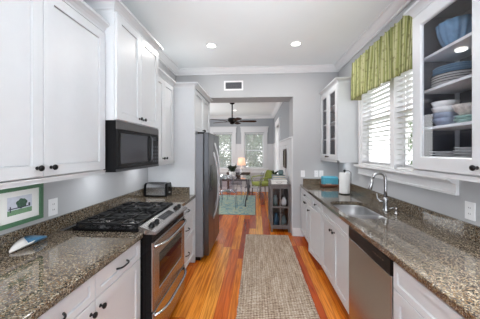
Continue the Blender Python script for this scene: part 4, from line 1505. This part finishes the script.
b = MB(); b.lathe([(0.05, -0.001), (0.075, -0.001), (0.073, -0.006), (0.052, -0.008)], (-0.67, 7.45, DH), seg=24, caps=False); b.build('trim_ring', 'ceiling_white', t)
b = MB(); b.lathe([(0.05, -0.002), (0.048, -0.006)], (-0.67, 7.45, DH), seg=24); b.build('lens', 'lamp_lens', t)
area_light('can_lamp', (-0.67, 7.45, DH - 0.012), (-0.67, 7.45, 0), 0.1, 0.1, 6, (1.0, 0.96, 0.9), 'DISK')

# vent grille
VXa, VXb, VZa, VZb = -0.577, -0.228, 2.59, 2.765
t = thing('air_vent', 'white-framed rectangular air vent grille high on the end wall', 'vent', ((VXa + VXb) / 2, YE, VZa))
b = MB(); k = 0.028
b.box(VXa, VXb, YE - 0.010, YE - 0.001, VZa, VZa + k); b.box(VXa, VXb, YE - 0.010, YE - 0.001, VZb - k, VZb)
b.box(VXa, VXa + k, YE - 0.010, YE - 0.001, VZa + k, VZb - k); b.box(VXb - k, VXb, YE - 0.010, YE - 0.001, VZa + k, VZb - k)
b.build('frame', 'trim_white', t)
b = MB()
b.box(VXa + k, VXb - k, YE - 0.002, YE - 0.001, VZa + k, VZb - k, 'vent_dark')
z = VZa + k + 0.006
while z < VZb - k - 0.004:
    b.face([(VXa + k, YE - 0.009, z), (VXb - k, YE - 0.009, z), (VXb - k, YE - 0.003, z + 0.008), (VXa + k, YE - 0.003, z + 0.008)], 'fridge_side'); z += 0.0125
b.build('louvres', None, t)

# ------------------------------------------------------------------ rugs
RX0, RX1 = -0.177, 0.566
b = MB(); NX, NY = 24, 90
y0, y1 = 1.35, 4.20
g_ = []
for j in range(NY + 1):
    row = []
    for i in range(NX + 1):
        x = RX0 + (RX1 - RX0) * i / NX; y = y0 + (y1 - y0) * j / NY
        if i in (0, NX): x += random.uniform(-.003, .003)
        row.append(b.bm.verts.new((x, y, 0.012 + random.uniform(-.0008, .0008))))
    g_.append(row)
for j in range(NY):
    for i in range(NX):
        b.bm.faces.new((g_[j][i], g_[j][i + 1], g_[j + 1][i + 1], g_[j + 1][i]))
bd = [g_[0][i] for i in range(NX + 1)] + [g_[j][NX] for j in range(1, NY + 1)] + [g_[NY][i] for i in range(NX - 1, -1, -1)] + [g_[j][0] for j in range(NY - 1, 0, -1)]
lo = [b.bm.verts.new((v.co.x, v.co.y, 0.0)) for v in bd]
for i in range(len(bd)):
    j = (i + 1) % len(bd)
    b.bm.faces.new((bd[i], bd[j], lo[j], lo[i]))
b.bm.faces.new(lo)
o = b.build('runner_rug', 'jute'); tag(recenter(o, (0.19, 2.78, 0)), 'long tan woven jute runner on the kitchen floor', 'rug')
b = MB(); b.box(-1.75, -0.02, 5.5, 7.9, 0.0, 0.010, bev=0.003)
o = b.build('area_rug', 'teal_rug'); tag(recenter(o, (-0.88, 6.7, 0)), 'teal rug with yellow scrolls under the dining table', 'rug')

# ------------------------------------------------------------------ curio cabinet in the opening
CX0, CX1, CY0, CY1, CZ = 0.275, 0.628, 4.38, 5.25, 0.885
t = thing('curio_cabinet', 'weathered brown glass-paned side cabinet standing in the opening', 'cabinet', ((CX0 + CX1) / 2, (CY0 + CY1) / 2, 0))
b = MB()
b.box(CX0 - 0.012, CX1 + 0.006, CY0 - 0.015, CY1 + 0.012, CZ - 0.028, CZ, bev=0.003); b.build('cabinet_top', 'bronze_wood', t)
b = MB(); p_ = 0.035
for xx in (CX0, CX1 - p_):
    for yy in (CY0, CY1 - p_):
        b.box(xx, xx + p_, yy, yy + p_, 0.0, CZ - 0.028)
for yy in (CY0, CY1 - 0.02):
    b.box(CX0 + p_, CX1 - p_, yy, yy + 0.02, 0.06, 0.13); b.box(CX0 + p_, CX1 - p_, yy, yy + 0.02, CZ - 0.08, CZ - 0.028)
for xx in (CX0, CX1 - 0.02):
    b.box(xx, xx + 0.02, CY0 + p_, CY1 - p_, 0.06, 0.13); b.box(xx, xx + 0.02, CY0 + p_, CY1 - p_, CZ - 0.08, CZ - 0.028)
b.box(CX1 - 0.012, CX1, CY0 + p_, CY1 - p_, 0.13, CZ - 0.08)
b.box(CX0 + 0.02, CX1 - 0.02, CY0 + 0.02, CY1 - 0.02, 0.08, 0.10)
b.build('cabinet_frame', 'bronze_wood', t)
b = MB(); b.box(CX0 + p_, CX1 - p_, CY1 - 0.012, CY1 - 0.004, 0.13, CZ - 0.08); b.build('back_panel', 'dark_wood', t)
b = MB(); xm = (CX0 + CX1) / 2; zm = 0.46
b.box(xm - 0.011, xm + 0.011, CY0 + 0.002, CY0 + 0.018, 0.13, CZ - 0.08); b.box(CX0 + p_, CX1 - p_, CY0 + 0.002, CY0 + 0.018, zm - 0.016, zm + 0.016)
b.build('lattice', 'bronze_wood', t)
b = MB(); b.box(CX0 + p_, CX1 - p_, CY0 + 0.008, CY0 + 0.011, 0.13, CZ - 0.08); b.build('glass_pane', 'cabinet_glass', t)
for k, (a, c) in enumerate(((CY0 + p_, (CY0 + CY1) / 2), ((CY0 + CY1) / 2, CY1 - p_))):
    b = MB(); b.T = lambda p: (CX0 - 0.002 + 0.0 * p.z + (0.012 - p.z), p.x, p.y)
    u0, u1, v0, v1 = a + 0.002, c - 0.002, 0.135, CZ - 0.085
    R_ = lambda i, w_: [(u0 + i, v0 + i, w_), (u1 - i, v0 + i, w_), (u1 - i, v1 - i, w_), (u0 + i, v1 - i, w_)]
    b.rings([R_(0, 0), R_(0, 0.016), R_(0.04, 0.016), R_(0.04, 0)], loop=True, sm=False)
    um = (u0 + u1) / 2
    b.box(um - 0.007, um + 0.007, v0 + 0.04, v1 - 0.04, 0.002, 0.014); b.box(u0 + 0.04, u1 - 0.04, zm - 0.008, zm + 0.008, 0.002, 0.014)
    d = b.build('door', 'bronze_wood', t)
    b = MB(); b.box(CX0 + 0.002, CX0 + 0.006, u0 + 0.04, u1 - 0.04, v0 + 0.04, v1 - 0.04); b.build('door_panel', 'bronze_wood', d)
b = MB(); b.box(CX0 + 0.025, CX1 - 0.02, CY0 + 0.03, CY1 - 0.03, 0.445, 0.46); b.build('shelf', 'dark_wood', t)
# things inside it, dim behind the panes
for (x, y, z, r_, h_, mt_, lb) in ((0.37, 4.50, 0.46, 0.045, 0.20, 'teal_grey', 'grey-green jar on the upper shelf behind the left pane'),
                                  (0.53, 4.52, 0.46, 0.05, 0.16, 'porcelain', 'pale jar on the upper shelf behind the right pane'),
                                  (0.38, 4.50, 0.10, 0.05, 0.22, 'blue_dark', 'dark blue jar low behind the left pane'),
                                  (0.53, 4.52, 0.10, 0.045, 0.17, 'teal_grey', 'grey-green jar low behind the right pane')):
    b = MB(); b.lathe([(r_ * .7, 0), (r_, h_ * 0.3), (r_, h_ * .65), (r_ * .5, h_ * .88), (r_ * .55, h_), (r_ * .45, h_), (r_ * .4, h_ * .88)], seg=20)
    one_mesh(b, 'jar', mt_, (x, y, z + 0.001), lb, 'jar', 'jars in the glass-paned side cabinet')
# on top
t = thing('keepsake_box', 'low white box with a lid on the near end of the brown cabinet', 'box', (0.46, 4.46, CZ))
b = MB(); b.box(0.288, 0.575, 4.39, 4.56, CZ + 0.0005, CZ + 0.048, bev=0.004); b.build('box_body', 'porcelain', t)
b = MB(); b.box(0.283, 0.580, 4.384, 4.566, CZ + 0.049, CZ + 0.066, bev=0.004); b.build('lid', 'porcelain', t)
b = MB(); b.tube([(0.38, 4.391, CZ + 0.035), (0.40, 4.382, CZ + 0.022), (0.46, 4.382, CZ + 0.022), (0.48, 4.391, CZ + 0.035)], 0.004, 6); b.build('handle', 'pewter', t)
for k, (x0, x1, z0, z1, mt_, lb) in enumerate(((0.31, 0.60, 0.0, 0.05, 'teal_grey', 'lowest of the teal-grey books stacked on the brown cabinet'), (0.33, 0.59, 0.051, 0.09, 'blue_grey', 'pale blue-grey book in the middle of the book pile'),
                                               (0.32, 0.575, 0.091, 0.13, 'teal_grey', 'uppermost teal-grey book of the pile on the brown cabinet'))):
    b = MB(); b.box(x0 - 0.455, x1 - 0.455, -0.10, 0.10, 0, 0.006, mt_); b.box(x0 - 0.455, x1 - 0.455, -0.10, 0.10, z1 - z0 - 0.006, z1 - z0, mt_)
    b.box(x0 - 0.455, x0 - 0.449, -0.10, 0.10, 0.006, z1 - z0 - 0.006, mt_); b.box(x0 - 0.449, x1 - 0.461, -0.095, 0.095, 0.006, z1 - z0 - 0.006, 'cream')
    one_mesh(b, 'book', None, (0.455, 4.79, CZ + z0 + 0.0005), lb, 'book', 'books piled on the brown cabinet')
b = MB(); b.lathe([(0.03, 0), (0.05, 0.02), (0.058, 0.06), (0.04, 0.085), (0.048, 0.10), (0.04, 0.10), (0.03, 0.085)], seg=20)
one_mesh(b, 'vase', 'teal_grey', (0.50, 4.79, CZ + 0.131), 'squat teal-grey vase on top of the pile of books', 'vase')
t = thing('potted_plant', 'small dark plant in a brown pot at the back of the brown cabinet', 'plant', (0.40, 5.08, CZ))
b = MB(); b.lathe([(0.045, 0.0005), (0.062, 0.12), (0.054, 0.12), (0.04, 0.02)], (0.40, 5.08, CZ), seg=18); b.build('pot', 'dark_wood', t)
b = MB()
for i in range(26):
    a = random.uniform(0, 2 * PI); l_ = random.uniform(0.05, 0.09); up_ = random.uniform(0.03, 0.09)
    c0 = Vector((0.40 + 0.02 * math.cos(a), 5.08 + 0.02 * math.sin(a), CZ + 0.11)); tip = c0 + Vector((l_ * math.cos(a), l_ * math.sin(a), up_))
    mid = c0.lerp(tip, 0.55) + Vector((0, 0, 0.02)); sd = Vector((-math.sin(a), math.cos(a), 0)) * 0.016
    b.face([c0, mid - sd, tip, mid + sd])
b.build('foliage', 'leaf_dark', t)

# framed art on the dining right wall
t = thing('framed_picture', 'dark framed picture on the wainscot wall above the brown cabinet', 'picture', (DX1 - 0.02, 5.15, 1.15))
b = MB(); T_ = side_T('R', DX1 - 0.022)
b.T = T_
R_ = lambda i, w_: [(4.98 + i, 1.14 + i, w_), (5.36 - i, 1.14 + i, w_), (5.36 - i, 1.54 - i, w_), (4.98 + i, 1.54 - i, w_)]
b.rings([R_(0, 0.001), R_(0, 0.026), R_(0.03, 0.030), R_(0.04, 0.012), R_(0.04, 0.001)], loop=True, sm=False); b.build('frame', 'dark_wood', t)
b = MB(); b.T = T_; b.box(5.02, 5.32, 1.18, 1.50, 0.002, 0.010); b.build('canvas', 'olive_mirror', t)

# ------------------------------------------------------------------ dining room
# table: pewter frame with curved legs and clear glass top
TXC, TYC = -0.66, 6.72
t = thing('dining_table', 'glass-topped dining table with curved dark metal legs', 'table', (TXC, TYC, 0.01))
a0, a1, c0, c1 = TXC - 0.43, TXC + 0.43, TYC - 0.46, TYC + 0.50
b = MB(); b.box(a0 - 0.06, a1 + 0.06, c0 - 0.06, c1 + 0.06, 0.745, 0.757, bev=0.003); b.build('table_top', 'acrylic', t)
b = MB()
b.box(a0, a1, c0, c0 + 0.025, 0.695, 0.744); b.box(a0, a1, c1 - 0.025, c1, 0.695, 0.744)
b.box(a0, a0 + 0.025, c0, c1, 0.695, 0.744); b.box(a1 - 0.025, a1, c0, c1, 0.695, 0.744); b.build('apron', 'pewter', t)
for sx_, xx in ((-1, a0 + 0.02), (1, a1 - 0.02)):
    for sy_, yy in ((-1, c0 + 0.02), (1, c1 - 0.02)):
        b = MB(); pts = []; rr = []
        for i in range(11):
            s = i / 10; q = 0.035 * math.sin(PI * s * 1.6)
            pts.append((xx + sx_ * q, yy + sy_ * q, 0.70 - 0.69 * s)); rr.append(0.026 - 0.012 * s + (0.008 if i == 10 else 0))
        b.tube(pts, 0.02, 8, rr=rr); b.build('leg', 'pewter', t)


# ghost chairs of clear acrylic
def ghost_chair(label):
    t = thing('acrylic_chair', label, 'chair', (0, 0, 0.0), 'clear chairs around the dining table')
    b = MB(); b.box(-0.22, 0.22, -0.21, 0.21, 0.44, 0.458, bev=0.006); b.build('seat', 'acrylic', t)
    b = MB(); rs = []
    for i in range(9):
        s = i / 8; z = 0.46 + 0.44 * s; wd = 0.20 - 0.03 * math.sin(PI * s) + (0.01 if s > .8 else 0)
        if s > 0.85: wd -= 0.06 * (s - .85) / .15
        yb = 0.20 + 0.10 * s
        rs.append([(-wd, yb - 0.02, z), (-wd * 0.5, yb + 0.015, z), (0, yb + 0.025, z), (wd * 0.5, yb + 0.015, z), (wd, yb - 0.02, z), (wd * 0.5, yb + 0.004, z), (0, yb + 0.014, z), (-wd * .5, yb + 0.004, z)])
    b.rings(rs); b.build('backrest', 'acrylic', t)
    for sx_ in (-1, 1):
        for sy_ in (-1, 1):
            b = MB(); b.tube([(sx_ * 0.19, sy_ * 0.18, 0.44), (sx_ * 0.20, sy_ * 0.20, 0.2), (sx_ * 0.215, sy_ * 0.24, 0.0)], 0.015, 8, rr=[0.02, 0.016, 0.013]); b.build('leg', 'acrylic', t)
        b = MB(); b.tube([(sx_ * 0.20, 0.22, 0.66), (sx_ * 0.235, 0.05, 0.67), (sx_ * 0.235, -0.14, 0.65), (sx_ * 0.20, -0.17, 0.45)], 0.012, 8); b.build('arm', 'acrylic', t)
    return t


gc = ghost_chair('clear acrylic chair at the near side of the dining table')
gc.location = (-0.72, 6.12, 0.0125); gc.rotation_euler = (0, 0, PI)
dup(gc, (-0.08, 6.80, 0.0125), 'clear acrylic chair at the end of the dining table by the green armchair', rot=(0, 0, -PI / 2 - 0.25))
dup(gc, (-0.66, 7.42, 0.0125), 'clear acrylic chair on the window side of the dining table', rot=(0, 0, 0))
dup(gc, (-1.32, 6.75, 0.0125), 'clear acrylic chair at the table end near the refrigerator', rot=(0, 0, PI / 2))

# plant in a white vase on the table
t = thing('potted_plant', 'dark-leaved flowering plant in a white pot on the dining table', 'plant', (-0.66, 6.55, 0.758))
b = MB(); b.lathe([(0.05, 0), (0.09, 0.06), (0.095, 0.12), (0.075, 0.17), (0.068, 0.17), (0.085, 0.12), (0.05, 0.02)], (-0.66, 6.55, 0.758), seg=20); b.build('pot', 'porcelain', t)
b = MB(); fl = MB(); sm_ = MB()
for i in range(46):
    a = random.uniform(0, 2 * PI); l_ = random.uniform(0.08, 0.2); up_ = random.uniform(0.02, 0.22)
    c_ = Vector((-0.66 + 0.03 * math.cos(a), 6.55 + 0.03 * math.sin(a), 0.758 + 0.15)); tip = c_ + Vector((l_ * math.cos(a), l_ * math.sin(a), up_))
    mid = c_.lerp(tip, 0.55) + Vector((0, 0, 0.05)); sd = Vector((-math.sin(a), math.cos(a), 0)) * 0.03
    b.face([c_, mid - sd, tip, mid + sd])
    if i % 5 == 0:
        q = c_ + Vector((l_ * 0.6 * math.cos(a), l_ * 0.6 * math.sin(a), 0.16 + random.uniform(0, 0.1)))
        sm_.tube([c_, c_.lerp(q, 0.5) + Vector((0, 0, 0.02)), q], 0.004, 5)
        fl.lathe([(0.004, -0.02), (0.028, -0.01), (0.03, 0.008), (0.006, 0.012)], q, seg=7)
b.build('foliage', 'leaf_dark', t); fl.build('blossom', 'porcelain', t); sm_.build('stem', 'leaf_dark', t)
b = MB(); b.lathe([(0.04, 0), (0.07, 0.03), (0.08, 0.07), (0.072, 0.07), (0.05, 0.02)], seg=20)
one_mesh(b, 'bowl', 'dark_wood', (-0.50, 6.62, 0.758), 'small dark bowl on the glass table beside the white pot', 'bowl')

# console with lamp under the far windows
t = thing('console_table', 'narrow dark wooden console against the far wall between the windows', 'table', (-0.68, 8.42, 0))
b = MB(); b.box(-1.05, -0.20, 8.25, 8.62, 0.70, 0.735, bev=0.004); b.build('table_top', 'dark_wood', t)
for xx in (-1.02, -0.27):
    for yy in (8.27, 8.56):
        b = MB(); b.box(xx, xx + 0.04, yy, yy + 0.04, 0.0, 0.70); b.build('leg', 'dark_wood', t)
b = MB(); b.box(-0.98, -0.27, 8.28, 8.30, 0.62, 0.70); b.build('apron', 'dark_wood', t)
LX, LY, LZ = -0.52, 8.42, 0.7355
t = thing('table_lamp', 'lit table lamp with a warm peach shade in front of the far wall', 'lamp', (LX, LY, LZ))
b = MB(); b.lathe([(0.06, 0), (0.06, 0.015), (0.02, 0.03), (0.045, 0.08), (0.055, 0.13), (0.03, 0.19), (0.012, 0.22), (0.012, 0.30)], (LX, LY, LZ), seg=20); b.build('lamp_base', 'porcelain', t)
b = MB()
b.lathe([(0.15, 0.26), (0.115, 0.52)], (LX, LY, LZ), seg=28)
b.bm.faces.ensure_lookup_table()
for f in [f for f in b.bm.faces if len(f.verts) > 6]:
    b.bm.faces.remove(f)
ls = b.build('lamp_shade', 'lamp_shade_lit', t); so = ls.modifiers.new('thick', 'SOLIDIFY'); so.thickness = 0.003
pl = bpy.data.lights.new('lamp_bulb', 'POINT'); pl.energy = 0.25; pl.color = (1, 0.78, 0.56); pl.shadow_soft_size = 0.04
plo = bpy.data.objects.new('lamp_bulb', pl); COL.objects.link(plo); plo.location = (LX, LY, LZ + 0.40)

# green armchair, facing the table
GA = R(-60)
t = thing('armchair', 'lime green upholstered armchair with slim wooden legs by the far wall', 'armchair', (0.22, 7.85, 0))
b = MB(); b.box(-0.27, 0.27, -0.27, 0.24, 0.36, 0.47, bev=0.03)


def rot_build(b, name, mt_, par, ang):
    bmesh.ops.recalc_face_normals(b.bm, faces=b.bm.faces[:])
    me = bpy.data.meshes.new(name); b.bm.to_mesh(me); b.bm.free(); me.materials.append(M[mt_])
    me.transform(Matrix.Rotation(ang, 4, 'Z'))
    o = bpy.data.objects.new(name, me); COL.objects.link(o); o.parent = par
    return o


rot_build(b, 'seat', 'green_fabric', t, GA)
b = MB(); rs = []
for i in range(8):
    s = i / 7; z = 0.44 + 0.40 * s; yb = 0.20 + 0.09 * s; wd = 0.26 - 0.05 * max(0, s - .6) / .4
    rs.append([(-wd, yb, z), (0, yb + 0.02, z), (wd, yb, z), (wd, yb + 0.05, z), (0, yb + 0.08, z), (-wd, yb + 0.05, z)])
b.rings(rs); rot_build(b, 'backrest', 'green_dark', t, GA)
for sx_ in (-1, 1):
    b = MB(); b.tube([(sx_ * 0.28, 0.24, 0.66), (sx_ * 0.30, 0.0, 0.645), (sx_ * 0.30, -0.22, 0.625), (sx_ * 0.29, -0.25, 0.58), (sx_ * 0.28, -0.24, 0.40)], 0.017, 8)
    rot_build(b, 'arm', 'green_fabric', t, GA)
    for yy in (-0.24, 0.24):
        b = MB(); b.tube([(sx_ * 0.24, yy, 0.37), (sx_ * 0.25, yy * 1.08, 0.0)], 0.018, 8, rr=[0.02, 0.012]); rot_build(b, 'leg', 'dark_wood', t, GA)

# ceiling fan
NX_, NY_, NZ_ = -0.64, 6.3, 2.30
t = thing('ceiling_fan', 'dark bronze ceiling fan with brown blades over the dining table', 'ceiling fan', (NX_, NY_, DH))
b = MB(); b.lathe([(0.07, 0), (0.065, -0.03), (0.02, -0.05)], (NX_, NY_, DH), seg=20); b.build('canopy', 'black_metal', t)
b = MB(); b.tube([(NX_, NY_, DH - 0.04), (NX_, NY_, NZ_ + 0.08)], 0.017, 10); b.build('downrod', 'black_metal', t)
b = MB(); b.lathe([(0.03, 0.10), (0.10, 0.085), (0.13, 0.05), (0.13, 0.01), (0.10, -0.02), (0.065, -0.04), (0.06, -0.07), (0.02, -0.085)], (NX_, NY_, NZ_), seg=24); b.build('motor', 'black_metal', t)
for k in range(5):
    a = R(5 + 72 * k)
    Mx = Matrix.Translation((NX_, NY_, NZ_)) @ Matrix.Rotation(a, 4, 'Z') @ Matrix.Rotation(R(-13), 4, 'X')
    b = MB(); b.T = lambda p, Mx=Mx: Mx @ p
    pl_ = [(0.20, -0.045), (0.30, -0.06), (0.58, -0.068), (0.64, -0.055), (0.66, 0.0), (0.64, 0.055), (0.58, 0.068), (0.30, 0.06), (0.20, 0.045)]
    b.prism(pl_, lambda u, v: (u, v, -0.004), lambda u, v: (u, v, 0.004)); bl_ = b.build('blade', 'fan_blade', t)
    b = MB(); b.T = lambda p, Mx=Mx: Mx @ p
    b.box(0.10, 0.25, -0.02, 0.02, -0.012, -0.005); b.build('blade_iron', 'black_metal', bl_)


# ------------------------------------------------------------------ outside
b = MB(); b.box(-14, 14, 9.0, 30, -0.7, -0.6); b.box(1.8, 14, -8, 9.0, -0.7, -0.6)
struct('ground', b, 'lawn')


def tree(x, y, h, r, label, mt_, nleaf=900, cz=None, tr=0.1):
    t = thing('tree', label, 'tree', (x, y, -0.6), 'trees outside the windows')
    b = MB(); b.tube([(x, y, -0.6), (x + 0.05, y, 0.2), (x, y + .05, h * 0.55), (x + 0.04, y, h * 0.8)], tr, 8, rr=[tr * 1.4, tr, tr * .8, tr * .4])
    b.build('trunk', 'bark', t)
    b = MB()
    zc = (cz if cz is not None else h * 0.62)
    blobs = [(Vector((x, y, zc)) + Vector((random.uniform(-.6, .6) * r, random.uniform(-.6, .6) * r, random.uniform(-.8, .8) * r)), r * random.uniform(.35, .6)) for _ in range(12)]
    for i in range(nleaf):
        c_, rr_ = random.choice(blobs)
        d = Vector((random.gauss(0, 1), random.gauss(0, 1), random.gauss(0, 1))).normalized() * rr_ * random.uniform(0.6, 1)
        q = c_ + d
        s_ = random.uniform(0.05, 0.12)
        u_ = Vector((random.gauss(0, 1), random.gauss(0, 1), random.gauss(0, 1))).normalized()
        v_ = u_.cross(Vector((random.gauss(0, 1), random.gauss(0, 1), random.gauss(0, 1)))).normalized()
        b.face([q - u_ * s_, q - v_ * s_ * 0.5, q + u_ * s_, q + v_ * s_ * 0.5])
    b.build('crown', mt_, t)
    return t


tree(-2.6, 12.0, 3.6, 1.3, 'leafy green tree seen through the dining window nearer the refrigerator', 'leaf_out', 3200, 1.6)
tree(-0.1, 12.5, 3.4, 1.3, 'leafy green tree seen through the dining window behind the lamp', 'leaf_out', 3200, 1.5)
tree(-1.6, 15.0, 4.2, 1.5, 'paler tree farther back behind both dining windows', 'leaf_pale', 3000, 1.8)
tree(5.2, 7.0, 3.4, 1.1, 'small tree glimpsed between the blinds of the kitchen window', 'leaf_out', 1500, 1.3)
